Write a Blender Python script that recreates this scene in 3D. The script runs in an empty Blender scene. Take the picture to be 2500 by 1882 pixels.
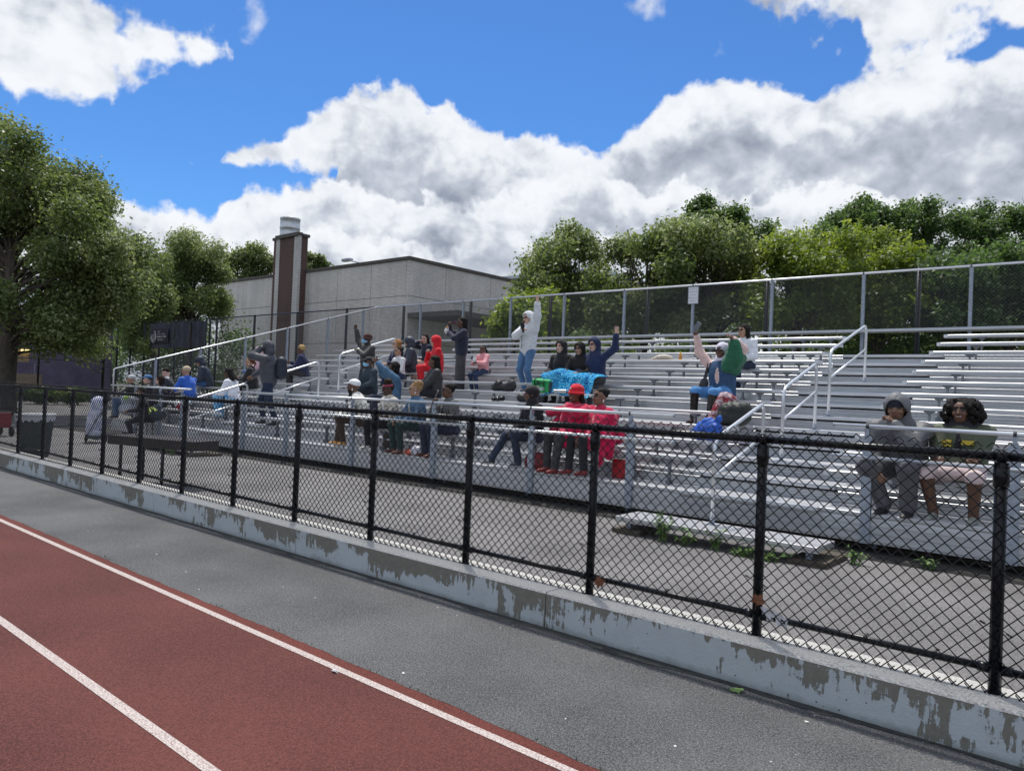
import bpy, math, random
import numpy as np
from mathutils import Vector, Matrix
random.seed(7); np.random.seed(7)
C = bpy.context.scene.collection
SC = bpy.context.scene

# ------------------------------------------------------------------ camera
F, YAW, PITCH, ROLL = 1810.0, 0.7013, 0.0123, 0.0405
CAM = np.array([0.0, -4.3975, 1.3783])
_f = np.array([-math.sin(YAW)*math.cos(PITCH), math.cos(YAW)*math.cos(PITCH), math.sin(PITCH)])
_r0 = np.array([math.cos(YAW), math.sin(YAW), 0.0]); _u0 = np.cross(_r0, _f)
_r = math.cos(ROLL)*_r0 + math.sin(ROLL)*_u0
_u = -math.sin(ROLL)*_r0 + math.cos(ROLL)*_u0
cd = bpy.data.cameras.new('camera'); cam = bpy.data.objects.new('camera', cd); C.objects.link(cam)
cam.matrix_world = Matrix(((_r[0], _u[0], -_f[0], CAM[0]), (_r[1], _u[1], -_f[1], CAM[1]), (_r[2], _u[2], -_f[2], CAM[2]), (0, 0, 0, 1)))
cd.sensor_width = 36.0; cd.lens = 36.0*F/2500.0; cd.clip_end = 4000; cd.clip_start = 0.05
SC.camera = cam

# ------------------------------------------------------------------ light
SUN = Vector((-0.30, 0.23, 1.0)).normalized()          # towards the sun
sun_el = math.asin(SUN.z)
sl = bpy.data.lights.new('sun', 'SUN'); sl.energy = 3.5; sl.angle = math.radians(0.6); sl.color = (1.0, 0.955, 0.88)
so = bpy.data.objects.new('sun', sl); C.objects.link(so)
so.rotation_euler = (-SUN).to_track_quat('-Z', 'Y').to_euler()
SC.view_settings.view_transform = 'Standard'; SC.view_settings.look = 'None'
SC.view_settings.gamma = 1.0; SC.view_settings.use_curve_mapping = False
SC.view_settings.exposure = 0.2

def angpx(px, py):      # picture direction (in the 2212 wide view) -> azimuth from the view axis, elevation
    k = 2500/2212.0
    d = _f + (px*k-1250)/F*_r - (py*k-941)/F*_u
    d = d/np.linalg.norm(d)
    f0 = np.array([-math.sin(YAW), math.cos(YAW), 0])
    return math.atan2(d@_r0, d@f0), math.asin(d[2])

# ------------------------------------------------------------------ world
W = bpy.data.worlds.new('World'); SC.world = W; W.use_nodes = True
nt = W.node_tree; N = nt.nodes; L = nt.links; N.clear()
def nd(t, **k):
    n = N.new(t)
    for a, b in k.items(): setattr(n, a, b)
    return n
def val(x, sock):
    if isinstance(x, (int, float)): sock.default_value = x
    elif x is not None: L.new(x, sock)
def M(op, a, b=None, c=None, clamp=False):
    n = nd('ShaderNodeMath', operation=op, use_clamp=clamp)
    val(a, n.inputs[0]); val(b, n.inputs[1])
    if c is not None: val(c, n.inputs[2])
    return n.outputs[0]
def step(x, a, b):      # smoothstep 0..1
    n = nd('ShaderNodeMapRange', interpolation_type='SMOOTHSTEP')
    val(x, n.inputs[0]); n.inputs[1].default_value = a; n.inputs[2].default_value = b
    return n.outputs[0]
out = nd('ShaderNodeOutputWorld'); bg = nd('ShaderNodeBackground'); L.new(bg.outputs[0], out.inputs[0])
sky = nd('ShaderNodeTexSky', sky_type='NISHITA', sun_disc=False)
sky.sun_elevation = sun_el; sky.sun_rotation = math.atan2(SUN.x, SUN.y)
sky.air_density = 1.0; sky.dust_density = 0.3; sky.ozone_density = 2.5
bg.inputs[1].default_value = 0.15
tc = nd('ShaderNodeTexCoord'); sep = nd('ShaderNodeSeparateXYZ'); L.new(tc.outputs['Generated'], sep.inputs[0])
def dot(vec):
    n = nd('ShaderNodeVectorMath', operation='DOT_PRODUCT'); L.new(tc.outputs['Generated'], n.inputs[0])
    n.inputs[1].default_value = vec; return n.outputs['Value']
rx = dot((math.cos(YAW), math.sin(YAW), 0)); fx = dot((-math.sin(YAW), math.cos(YAW), 0))
az = M('ARCTAN2', rx, fx); el = M('ARCSINE', sep.outputs[2])
def noise(scale, detail=6, rough=.55, off=(0, 0, 0), sc3=(1, 1, 1), dist=0.0):
    mp = nd('ShaderNodeMapping'); L.new(tc.outputs['Generated'], mp.inputs[0])
    mp.inputs['Location'].default_value = off; mp.inputs['Scale'].default_value = sc3
    n = nd('ShaderNodeTexNoise'); L.new(mp.outputs[0], n.inputs['Vector'])
    n.inputs['Scale'].default_value = scale; n.inputs['Detail'].default_value = detail
    n.inputs['Roughness'].default_value = rough; n.inputs['Distortion'].default_value = dist
    return n.outputs[0]
AZ0, AZS, ELS = -0.72, 1.44, 0.62
uu = M('DIVIDE', M('SUBTRACT', az, AZ0), AZS, clamp=True)
def curve(pts):         # a silhouette: list of view points -> elevation as function of azimuth
    n = nd('ShaderNodeFloatCurve'); c = n.mapping.curves[0]
    P = sorted(((a-AZ0)/AZS, min(1, max(0, (e+0.1)/ELS))) for a, e in (angpx(*p) for p in pts))
    while len(c.points) < len(P): c.points.new(0.5, 0.5)
    for q, p in zip(c.points, P): q.location = p; q.handle_type = 'VECTOR'
    n.mapping.update(); L.new(uu, n.inputs[1])
    return M('SUBTRACT', M('MULTIPLY', n.outputs[0], ELS), 0.1)
def ragged(o):       # billowing field; o shifts the sampling point along z
    a_ = M('SUBTRACT', noise(8, 8, .58, (0, 0, o*8)), .5); b_ = M('SUBTRACT', noise(26, 7, .6, (3, 1, 2+o*26)), .5)
    c_ = M('SUBTRACT', .13, M('ABSOLUTE', M('SUBTRACT', noise(11, 4, .5, (2, 8, 1+o*11)), .5)))
    d_ = M('SUBTRACT', .13, M('ABSOLUTE', M('SUBTRACT', noise(27, 4, .5, (6, 3, 4+o*27)), .5)))
    return M('ADD', M('ADD', M('SUBTRACT', M('MULTIPLY', a_, .06), .012), M('MULTIPLY', b_, .055)), M('ADD', M('MULTIPLY', c_, .17), M('MULTIPLY', d_, .08)))
rag = ragged(0.0)
T1 = curve([(-60, 330), (100, 380), (290, 425), (400, 468), (452, 484), (466, 470), (482, 432), (560, 405), (640, 398), (705, 384), (738, 372), (745, 214), (800, 190), (850, 178), (890, 190), (925, 238), (975, 224), (1010, 270), (1100, 300), (1200, 302), (1280, 342), (1310, 332), (1360, 282), (1440, 215), (1500, 190), (1600, 178), (1700, 190), (1750, 215), (1830, 195), (1900, 160), (2212, 95)])
c1 = step(M('ADD', M('SUBTRACT', T1, el), M('MULTIPLY', rag, .55)), -.003, .010)
up = curve([(430, 360), (478, 351), (520, 322), (600, 300), (680, 250), (745, 210), (800, 190), (860, 178), (870, 420)])
lo = curve([(430, 345), (478, 353), (560, 353), (640, 363), (700, 385), (745, 380), (800, 385), (860, 200)])
c2 = step(M('ADD', M('MINIMUM', M('SUBTRACT', up, el), M('SUBTRACT', el, lo)), M('MULTIPLY', rag, .5)), -.002, .010)
up3 = curve([(-200, -200), (170, -60), (215, 0), (265, 40), (330, 50), (430, 60), (478, 85), (505, 130), (520, 300)])
lo3 = curve([(-200, 178), (0, 178), (100, 185), (200, 208), (250, 185), (300, 160), (395, 112), (432, 158), (468, 132), (505, 90), (520, 10)])
c3 = step(M('ADD', M('MINIMUM', M('SUBTRACT', up3, el), M('SUBTRACT', el, lo3)), M('ADD', M('MULTIPLY', rag, .85), .008)), .0, .022)
lo4 = curve([(1560, -60), (1650, 5), (1700, 22), (1800, 50), (1855, 42), (1872, 110), (1900, 150), (2212, 70)])
c4 = step(M('ADD', M('SUBTRACT', el, lo4), M('MULTIPLY', rag, 1.4)), -.012, .022)
c4 = M('MULTIPLY', c4, M('MULTIPLY', step(az, .27, .31), M('SUBTRACT', 1.0, step(el, .50, .62))))
def puff(px, py, wx, wy):
    a, e = angpx(px, py)
    q = M('ADD', M('POWER', M('DIVIDE', M('SUBTRACT', az, a), wx), 2), M('POWER', M('DIVIDE', M('SUBTRACT', el, e), wy), 2))
    return step(M('ADD', M('SUBTRACT', .25, M('MULTIPLY', q, .3)), M('MULTIPLY', rag, 7)), .12, .55)
c5 = M('MAXIMUM', M('MAXIMUM', puff(535, 35, .03, .045), puff(1405, 8, .05, .03)), M('MAXIMUM', puff(1556, 108, .016, .022), puff(1812, 110, .008, .010)))
inside = M('MULTIPLY', M('SUBTRACT', 1.0, step(M('ABSOLUTE', az), .64, .74)), M('SUBTRACT', 1.0, step(el, .50, .60)))
framed = M('MAXIMUM', M('MAXIMUM', M('MAXIMUM', c1, c2), M('MAXIMUM', c3, c4)), c5)
gen = step(noise(2.6, 8, .55, (5, 5, 5)), .40, .53)  # clouds out of view, cover widened to lift the ambient light
dens = M('ADD', M('MULTIPLY', framed, inside), M('MULTIPLY', gen, M('SUBTRACT', 1.0, inside)), clamp=True)
# cloud light: white crowns and thin parts, grey hollows and bases
TD = curve([(-60, 330), (290, 425), (480, 425), (640, 330), (760, 235), (850, 190), (930, 240), (1100, 300), (1280, 330), (1440, 225), (1600, 185), (1830, 195), (2212, 100)])
depth = M('SUBTRACT', TD, el)
n1 = noise(3.6, 4, .5, (1, 7, 3), (1, 1, 2.6)); n0 = noise(1.9, 2, .5, (4, 1, 2.2), (1, 1, 2.0))
def emboss(sc, det, off, d):
    n_a = noise(sc, det, .5, off, (1, 1, 1.25), .6); n_b = noise(sc, det, .5, (off[0]+.3*d*sc, off[1], off[2]-d*sc), (1, 1, 1.25), .6)
    return M('SUBTRACT', n_b, n_a)
relief = M('ADD', M('ADD', M('MULTIPLY', emboss(6, 3, (2, 8, 1), .022), .5), M('MULTIPLY', emboss(15, 3, (5, 1, 7), .010), .55)), M('MULTIPLY', emboss(38, 3, (1, 4, 2), .005), .30))
big = M('ADD', M('MULTIPLY', n1, .65), M('MULTIPLY', n0, .35))
ragS = M('MULTIPLY', rag, .8)
def bank(T, deep, g0, g1):      # one bank of cloud: sunlit crest, greyer towards its base
    dd = M('ADD', M('SUBTRACT', T, el), ragS)
    g = M('ADD', g0, M('MULTIPLY', step(dd, .008, deep), g1))
    return dd, M('MULTIPLY', g, M('ADD', .62, M('MULTIPLY', step(big, .38, .60), .5)))
TM = curve([(300, 470), (430, 465), (560, 415), (640, 402), (740, 380), (800, 398), (860, 445), (960, 425), (1040, 450), (1150, 405), (1290, 372), (1400, 425), (1500, 400), (1620, 432), (1800, 415), (1960, 440), (2212, 430)])
TF = curve([(0, 520), (290, 470), (400, 500), (520, 545), (700, 505), (840, 525), (940, 560), (1010, 480), (1080, 462), (1180, 478), (1400, 520), (1600, 480), (1780, 500), (1950, 450), (2212, 430)])
d1, g1_ = bank(TD, .085, .03, .40); d2, g2_ = bank(TM, .060, .04, .36); d3, g3_ = bank(TF, .05, .07, .26)
def blend(a_, b_, f):
    return M('ADD', M('MULTIPLY', a_, M('SUBTRACT', 1.0, f)), M('MULTIPLY', b_, f))
grey = blend(blend(g1_, g2_, step(d2, -.004, .012)), g3_, step(d3, -.006, .016))
thin = M('MULTIPLY', M('SUBTRACT', 1.0, step(el, .22, .30)), 1.0)
upg = M('MULTIPLY', step(n1, .42, .62), .22)
grey = blend(upg, grey, M('MAXIMUM', thin, step(d1, -.01, .02)))
lum = M('ADD', M('SUBTRACT', .97, grey), relief)
lum = M('MINIMUM', M('MAXIMUM', lum, .0), 1.0)
cr = nd('ShaderNodeValToRGB'); L.new(lum, cr.inputs[0])
e = cr.color_ramp.elements; e[0].position = .34; e[0].color = (1.75, 2.0, 2.5, 1); e[1].position = 1.0; e[1].color = (5.35, 5.5, 5.75, 1)
m = cr.color_ramp.elements.new(.62); m.color = (3.1, 3.35, 3.85, 1)
m = cr.color_ramp.elements.new(.85); m.color = (4.9, 5.1, 5.4, 1)
mix = nd('ShaderNodeMix', data_type='RGBA'); L.new(dens, mix.inputs[0])
tint = nd('ShaderNodeMix', data_type='RGBA', blend_type='MULTIPLY'); tint.inputs[0].default_value = 1
L.new(sky.outputs[0], tint.inputs[6]); tint.inputs[7].default_value = (0.295, 0.53, 0.80, 1)
L.new(tint.outputs[2], mix.inputs[6]); L.new(cr.outputs[0], mix.inputs[7]); L.new(mix.outputs[2], bg.inputs[0])
W.cycles.sampling_method = 'MANUAL'; W.cycles.sample_map_resolution = 512

# ------------------------------------------------------------------ helpers
def at(px, py, X=None, Y=None, Z=None):      # photo pixel (2500 wide) on a plane -> point
    d = _f + (px-1250)/F*_r - (py-941)/F*_u
    t = (X-CAM[0])/d[0] if X is not None else (Y-CAM[1])/d[1] if Y is not None else (Z-CAM[2])/d[2]
    return CAM + t*d
def tag(o, label=None, cat=None, group=None, kind=None):
    if label: o['label'] = label
    if cat: o['category'] = cat
    if group: o['group'] = group
    if kind: o['kind'] = kind
    return o
def link(name, me, mats, parent=None):
    o = bpy.data.objects.new(name, me); C.objects.link(o)
    if mats is not None and not me.materials:
        for m in (mats if isinstance(mats, (list, tuple)) else [mats]): me.materials.append(m)
    if parent is not None:
        o.parent = parent
        if parent.get('_abs', 0): o.matrix_parent_inverse = Matrix.Translation(-Vector(parent.location))
    return o
def thing(name, loc, label, cat, group=None, rz=0.0, absolute=False):
    o = bpy.data.objects.new(name, None); C.objects.link(o); o.location = loc; o.rotation_euler = (0, 0, rz)
    o.empty_display_size = .1
    tag(o, label, cat, group)
    if absolute: o['_abs'] = 1
    return o
class MB:
    def __init__(s): s.v = []; s.f = []; s.m = []; s.n = 0; s.smooth = False
    def add(s, V, Fa, mi=0):
        V = np.asarray(V, float); s.v.append(V); s.f += [tuple(i+s.n for i in q) for q in Fa]; s.m += [mi]*len(Fa); s.n += len(V); return s
    def box(s, lo, hi, mi=0):
        x0, y0, z0 = lo; x1, y1, z1 = hi
        return s.add([(x0,y0,z0),(x1,y0,z0),(x1,y1,z0),(x0,y1,z0),(x0,y0,z1),(x1,y0,z1),(x1,y1,z1),(x0,y1,z1)],
                     [(0,3,2,1),(4,5,6,7),(0,1,5,4),(1,2,6,5),(2,3,7,6),(3,0,4,7)], mi)
    def tube(s, pts, rad, sides=8, caps=True, mi=0, flat=(1, 1)):
        P = np.asarray(pts, float); n = len(P)
        R = np.full(n, rad, float) if np.isscalar(rad) else np.asarray(rad, float)
        T = np.gradient(P, axis=0) if n > 2 else np.array([P[1]-P[0]]*2)
        T /= np.linalg.norm(T, axis=1)[:, None]+1e-12
        up = np.array([0, 0, 1.0]) if abs(T[0][2]) < .9 else np.array([1.0, 0, 0])
        V = []
        for i in range(n):
            a = np.cross(T[i], up); a /= np.linalg.norm(a)+1e-12; b = np.cross(a, T[i]); up = b
            for k in range(sides):
                t = 2*math.pi*k/sides; V.append(P[i]+R[i]*(math.cos(t)*a*flat[0]+math.sin(t)*b*flat[1]))
        Fa = [(i*sides+k, i*sides+(k+1) % sides, (i+1)*sides+(k+1) % sides, (i+1)*sides+k) for i in range(n-1) for k in range(sides)]
        if caps: Fa += [tuple(range(sides-1, -1, -1)), tuple((n-1)*sides+k for k in range(sides))]
        return s.add(V, Fa, mi)
    def prism(s, prof, x0, x1, skew=None, mi=0):     # profile in (y,z), extruded along x
        n = len(prof)
        V = [(x0(y) if callable(x0) else x0, y, z) for y, z in prof]+[(x1(y) if callable(x1) else x1, y, z) for y, z in prof]
        return s.add(V, [(i, (i+1) % n, n+(i+1) % n, n+i) for i in range(n)]+[tuple(range(n-1, -1, -1)), tuple(range(n, 2*n))], mi)
    def lathe(s, prof, sides=24, mi=0, c=(0, 0, 0)):
        V = [(c[0]+r*math.cos(2*math.pi*k/sides), c[1]+r*math.sin(2*math.pi*k/sides), c[2]+z) for r, z in prof for k in range(sides)]
        return s.add(V, [(i*sides+k, i*sides+(k+1) % sides, (i+1)*sides+(k+1) % sides, (i+1)*sides+k) for i in range(len(prof)-1) for k in range(sides)], mi)
    def mesh(s, name, smooth=False):
        me = bpy.data.meshes.new(name); V = np.concatenate(s.v) if s.v else np.zeros((0, 3))
        me.from_pydata(V.tolist(), [], s.f)
        if any(s.m): me.polygons.foreach_set('material_index', s.m)
        if smooth: me.polygons.foreach_set('use_smooth', [True]*len(me.polygons))
        me.update(); return me
    def build(s, name, mat, parent=None, smooth=False, bevel=0):
        o = link(name, s.mesh(name, smooth), mat, parent)
        if bevel:
            b = o.modifiers.new('bevel', 'BEVEL'); b.width = bevel; b.segments = 2; b.limit_method = 'ANGLE'
        return o
def arc(pts, rad, seg=6):       # round the corners of a polyline
    P = [np.array(p, float) for p in pts]; o = [P[0]]
    for a, b, c in zip(P, P[1:], P[2:]):
        u = (a-b)/np.linalg.norm(a-b); w = (c-b)/np.linalg.norm(c-b); s0, s1 = b+u*rad, b+w*rad
        for i in range(seg+1):
            t = i/seg; o.append((1-t)**2*s0+2*t*(1-t)*b+t*t*s1)
    return o+[P[-1]]

# ------------------------------------------------------------------ materials
def mat(name, col=(.5, .5, .5), rough=.6, metal=0.0, spec=.5, var=0.0, vscale=8, bump=0.0, bscale=60, col2=None, detail=4, coat=0, emit=None, sheen=0, obj=True, thr=None, stretch=(1, 1, 1), rvar=0):
    m = bpy.data.materials.new(name); m.use_nodes = True; t = m.node_tree; b = t.nodes['Principled BSDF']
    b.inputs['Base Color'].default_value = (*col, 1); b.inputs['Roughness'].default_value = rough
    b.inputs['Metallic'].default_value = metal; b.inputs['Specular IOR Level'].default_value = spec
    if coat: b.inputs['Coat Weight'].default_value = coat
    if sheen: b.inputs['Sheen Weight'].default_value = sheen
    if emit: b.inputs['Emission Color'].default_value = (*emit[0], 1); b.inputs['Emission Strength'].default_value = emit[1]
    tcn = t.nodes.new('ShaderNodeTexCoord'); mp = t.nodes.new('ShaderNodeMapping'); mp.inputs['Scale'].default_value = stretch
    t.links.new(tcn.outputs['Object' if obj else 'Generated'], mp.inputs[0])
    def ns(sc, det=4, rg=.55):
        n = t.nodes.new('ShaderNodeTexNoise'); n.inputs['Scale'].default_value = sc; n.inputs['Detail'].default_value = det
        n.inputs['Roughness'].default_value = rg; t.links.new(mp.outputs[0], n.inputs['Vector']); return n
    if var or col2:
        n = ns(vscale, detail, .6); r = t.nodes.new('ShaderNodeValToRGB'); t.links.new(n.outputs[0], r.inputs[0])
        c2 = col2 or tuple(min(1, c*(1+var)) for c in col); c1 = col if col2 else tuple(c*(1-var) for c in col)
        r.color_ramp.elements[0].color = (*c1, 1); r.color_ramp.elements[1].color = (*c2, 1)
        r.color_ramp.elements[0].position, r.color_ramp.elements[1].position = thr or (.3, .7)
        t.links.new(r.outputs[0], b.inputs['Base Color'])
    if rvar:
        n = ns(vscale*1.7, 5); q = t.nodes.new('ShaderNodeMapRange'); q.inputs[3].default_value = rough-rvar; q.inputs[4].default_value = rough+rvar
        t.links.new(n.outputs[0], q.inputs[0]); t.links.new(q.outputs[0], b.inputs['Roughness'])
    if bump:
        n = ns(bscale, 6, .6); bp = t.nodes.new('ShaderNodeBump'); bp.inputs['Strength'].default_value = 1; bp.inputs['Distance'].default_value = bump
        t.links.new(n.outputs[0], bp.inputs['Height']); t.links.new(bp.outputs[0], b.inputs['Normal'])
    return m
def nodes_of(m): return m.node_tree.nodes, m.node_tree.links, m.node_tree.nodes['Principled BSDF']
ALU = mat('brushed_aluminium', (.53, .54, .56), .40, .55, .5, var=.16, vscale=3.2, stretch=(.35, 6, 6), rvar=.12, bump=.0006, bscale=25)
ALU2 = mat('seat_aluminium', (.50, .505, .515), .40, .62, .5, var=.12, vscale=3.5, stretch=(.3, 6, 6), rvar=.10, bump=.0005, bscale=22)
GALV = mat('galvanised_steel', (.33, .37, .43), .55, .55, .5, var=.22, vscale=22, rvar=.1)
RAIL = mat('satin_aluminium_tube', (.70, .72, .74), .34, .75, .5, var=.06, vscale=9)
BLACK = mat('black_vinyl_coating', (.006, .007, .009), .30, 0, .28, var=.3, vscale=30, bump=.0008, bscale=90)
DARKIN = mat('dark_steel', (.05, .055, .06), .6, .3, .4)
# ------------------------------------------------------------------ ground
def asphalt(name, c1, c2, speck, specksc=260):
    m = mat(name, c1, .92, 0, .3, var=0); n, l, b = nodes_of(m)
    tcn = n['Texture Coordinate'].outputs['Object']
    big = n.new('ShaderNodeTexNoise'); big.inputs['Scale'].default_value = .9; big.inputs['Detail'].default_value = 6; l.new(tcn, big.inputs['Vector'])
    fine = n.new('ShaderNodeTexNoise'); fine.inputs['Scale'].default_value = 85; fine.inputs['Detail'].default_value = 4; fine.inputs['Roughness'].default_value = .8; l.new(tcn, fine.inputs['Vector'])
    med = n.new('ShaderNodeTexNoise'); med.inputs['Scale'].default_value = 9; med.inputs['Detail'].default_value = 6; l.new(tcn, med.inputs['Vector'])
    r = n.new('ShaderNodeValToRGB'); r.color_ramp.elements[0].position = .3; r.color_ramp.elements[1].position = .7
    r.color_ramp.elements[0].color = (*c1, 1); r.color_ramp.elements[1].color = (*c2, 1)
    a = n.new('ShaderNodeMath'); a.operation = 'ADD'; l.new(big.outputs[0], a.inputs[0]); l.new(fine.outputs[0], a.inputs[1])
    a4 = n.new('ShaderNodeMath'); a4.operation = 'ADD'; l.new(a.outputs[0], a4.inputs[0]); l.new(fine.outputs[0], a4.inputs[1])
    a3 = n.new('ShaderNodeMath'); a3.operation = 'ADD'; l.new(a4.outputs[0], a3.inputs[0]); l.new(fine.outputs[0], a3.inputs[1])
    a2 = n.new('ShaderNodeMath'); a2.operation = 'DIVIDE'; a2.inputs[1].default_value = 4; l.new(a3.outputs[0], a2.inputs[0]); l.new(a2.outputs[0], r.inputs[0])
    r.color_ramp.elements[0].position = .39; r.color_ramp.elements[1].position = .61
    vo = n.new('ShaderNodeTexVoronoi'); vo.inputs['Scale'].default_value = specksc; l.new(tcn, vo.inputs['Vector'])
    sp = n.new('ShaderNodeSeparateColor'); l.new(vo.outputs['Color'], sp.inputs[0])
    g = n.new('ShaderNodeMath'); g.operation = 'GREATER_THAN'; g.inputs[1].default_value = .80; l.new(sp.outputs[0], g.inputs[0])
    g2 = n.new('ShaderNodeMath'); g2.operation = 'LESS_THAN'; g2.inputs[1].default_value = .35; l.new(vo.outputs['Distance'], g2.inputs[0])
    g3 = n.new('ShaderNodeMath'); g3.operation = 'MULTIPLY'; l.new(g.outputs[0], g3.inputs[0]); l.new(g2.outputs[0], g3.inputs[1])
    mx = n.new('ShaderNodeMix'); mx.data_type = 'RGBA'; l.new(g3.outputs[0], mx.inputs[0]); l.new(r.outputs[0], mx.inputs[6]); mx.inputs[7].default_value = (*speck, 1)
    l.new(mx.outputs[2], b.inputs['Base Color'])
    bp = n.new('ShaderNodeBump'); bp.inputs['Distance'].default_value = .004; bp.inputs['Strength'].default_value = .8; l.new(fine.outputs[0], bp.inputs['Height']); l.new(bp.outputs[0], b.inputs['Normal'])
    return m
ASPH_F = asphalt('worn_asphalt', (.026, .027, .029), (.155, .156, .160), (.36, .36, .35))
ASPH_B = asphalt('pale_asphalt', (.065, .062, .062), (.245, .236, .235), (.45, .44, .43), 300)
TRACK = asphalt('red_rubber_track', (.050, .016, .014), (.145, .046, .038), (.24, .10, .09), 260)
TRACK2 = asphalt('bright_red_rubber', (.065, .018, .014), (.165, .044, .034), (.28, .10, .08), 260)
def sheet(name, pts, m, z, cuts=None):
    mb = MB(); mb.add([(x, y, z) for x, y in pts], [tuple(range(len(pts)))])
    o = mb.build(name, m); tag(o, kind='structure'); return o
sheet('ground', [(-900, -900), (900, -900), (900, 900), (-900, 900)], mat('far_ground', (.10, .11, .07), .95, var=.3, vscale=.2), -.262)
# asphalt verge with a ragged border against the track
xs = np.arange(-70, 20.01, .06); ed = -1.60+.006*np.sin(xs*1.3)+.004*np.sin(xs*11.3+1)+.010*(np.random.rand(len(xs))-.5)
sheet('asphalt_verge', [(x, y) for x, y in zip(xs, ed)]+[(20, -.1), (-70, -.1)], ASPH_F, -.248)
sheet('running_track', [(-70, -1.7), (-70, -14), (20, -14), (20, -1.7)], TRACK, -.251)
sheet('track_edge', [(-70, -1.50), (-70, -1.725), (20, -1.725), (20, -1.50)], TRACK2, -.2495)
bpy.data.objects['track_edge'].location.z = -.0
LINE = mat('worn_white_paint', (.20, .13, .12), .85, col2=(.56, .50, .47), vscale=120, detail=4, thr=(.34, .58), bump=.002, bscale=150)
for yl, w in ((-1.705, .052), (-2.775, .055), (-3.845, .055), (-4.915, .055)):
    mb = MB(); mb.add([(-70, yl-w/2, -.2483), (20, yl-w/2, -.2483), (20, yl+w/2, -.2483), (-70, yl+w/2, -.2483)], [(0, 1, 2, 3)])
    tag(mb.build('lane_line', LINE), kind='structure')
sheet('asphalt_yard', [(-120, .13), (40, .13), (40, 60), (-120, 60)], ASPH_B, -.18)
sheet('soil_shade_strip', [(-26, 3.88), (14, 3.88), (14, 12.9), (-26, 12.9)], mat('soil_painted_shade', (.016, .015, .013), .97, col2=(.045, .041, .035), vscale=9, bump=.01, bscale=30), -.1765)  # soil, with the shade at the bleacher foot painted into its colour
# dirt strip with the wall's shadow painted in, and litter before the kerb
DIRT_SHADE = mat('dirt_painted_shade', (.022, .024, .022), .95, col2=(.055, .058, .055), vscale=14, bump=.006, bscale=60)
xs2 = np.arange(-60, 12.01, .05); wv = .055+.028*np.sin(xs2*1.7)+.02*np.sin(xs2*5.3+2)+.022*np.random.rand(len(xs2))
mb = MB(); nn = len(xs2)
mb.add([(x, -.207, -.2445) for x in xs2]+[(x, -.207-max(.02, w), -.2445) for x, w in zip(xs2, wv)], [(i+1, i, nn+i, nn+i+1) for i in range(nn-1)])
tag(mb.build('dirt_shade_strip', DIRT_SHADE), kind='structure')
# moss tufts along the track border
MOSS = mat('moss', (.05, .06, .025), .95, col2=(.10, .12, .05), vscale=30)
mb = MB()
for c0 in (-9.2, -7.05, -6.6, -5.1, -4.15, -3.3, -3.0, -2.2, -1.75):
    for i in range(12):
        x = c0+random.gauss(0, .09); y = -1.59+random.gauss(0, .012); h = random.uniform(.004, .016); a = random.random()*6.3; r = .004
        mb.add([(x-r*math.cos(a), y-r*math.sin(a), -.247), (x+r*math.cos(a), y+r*math.sin(a), -.247), (x+random.gauss(0, .004), y+random.gauss(0, .004), -.247+h)], [(0, 1, 2)])
tag(mb.build('moss_tufts', MOSS), kind='stuff')
LIT = mat('litter_white', (.62, .61, .58), .8)
mb = MB()
for i in range(90):
    x = random.uniform(-12, 1); y = random.uniform(-1.5, -.25); z = -.246; s = random.uniform(.003, .009)*(1.6 if i % 9 == 0 else 1); a = random.random()*6
    mb.add([(x+s*math.cos(a+k*1.57)*random.uniform(.5, 1.2), y+s*math.sin(a+k*1.57)*random.uniform(.5, 1.2), z+random.uniform(0, .004)) for k in range(4)], [(0, 1, 2, 3)])
for i in range(60):
    x = random.uniform(-14, 1); y = random.uniform(.3, 3.6); s = random.uniform(.004, .010); a = random.random()*6
    mb.add([(x+s*math.cos(a+k*1.57), y+s*math.sin(a+k*1.57)*.6, -.178+random.uniform(0, .004)) for k in range(4)], [(0, 1, 2, 3)])
tag(mb.build('litter_specks', LIT), kind='stuff')

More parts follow.
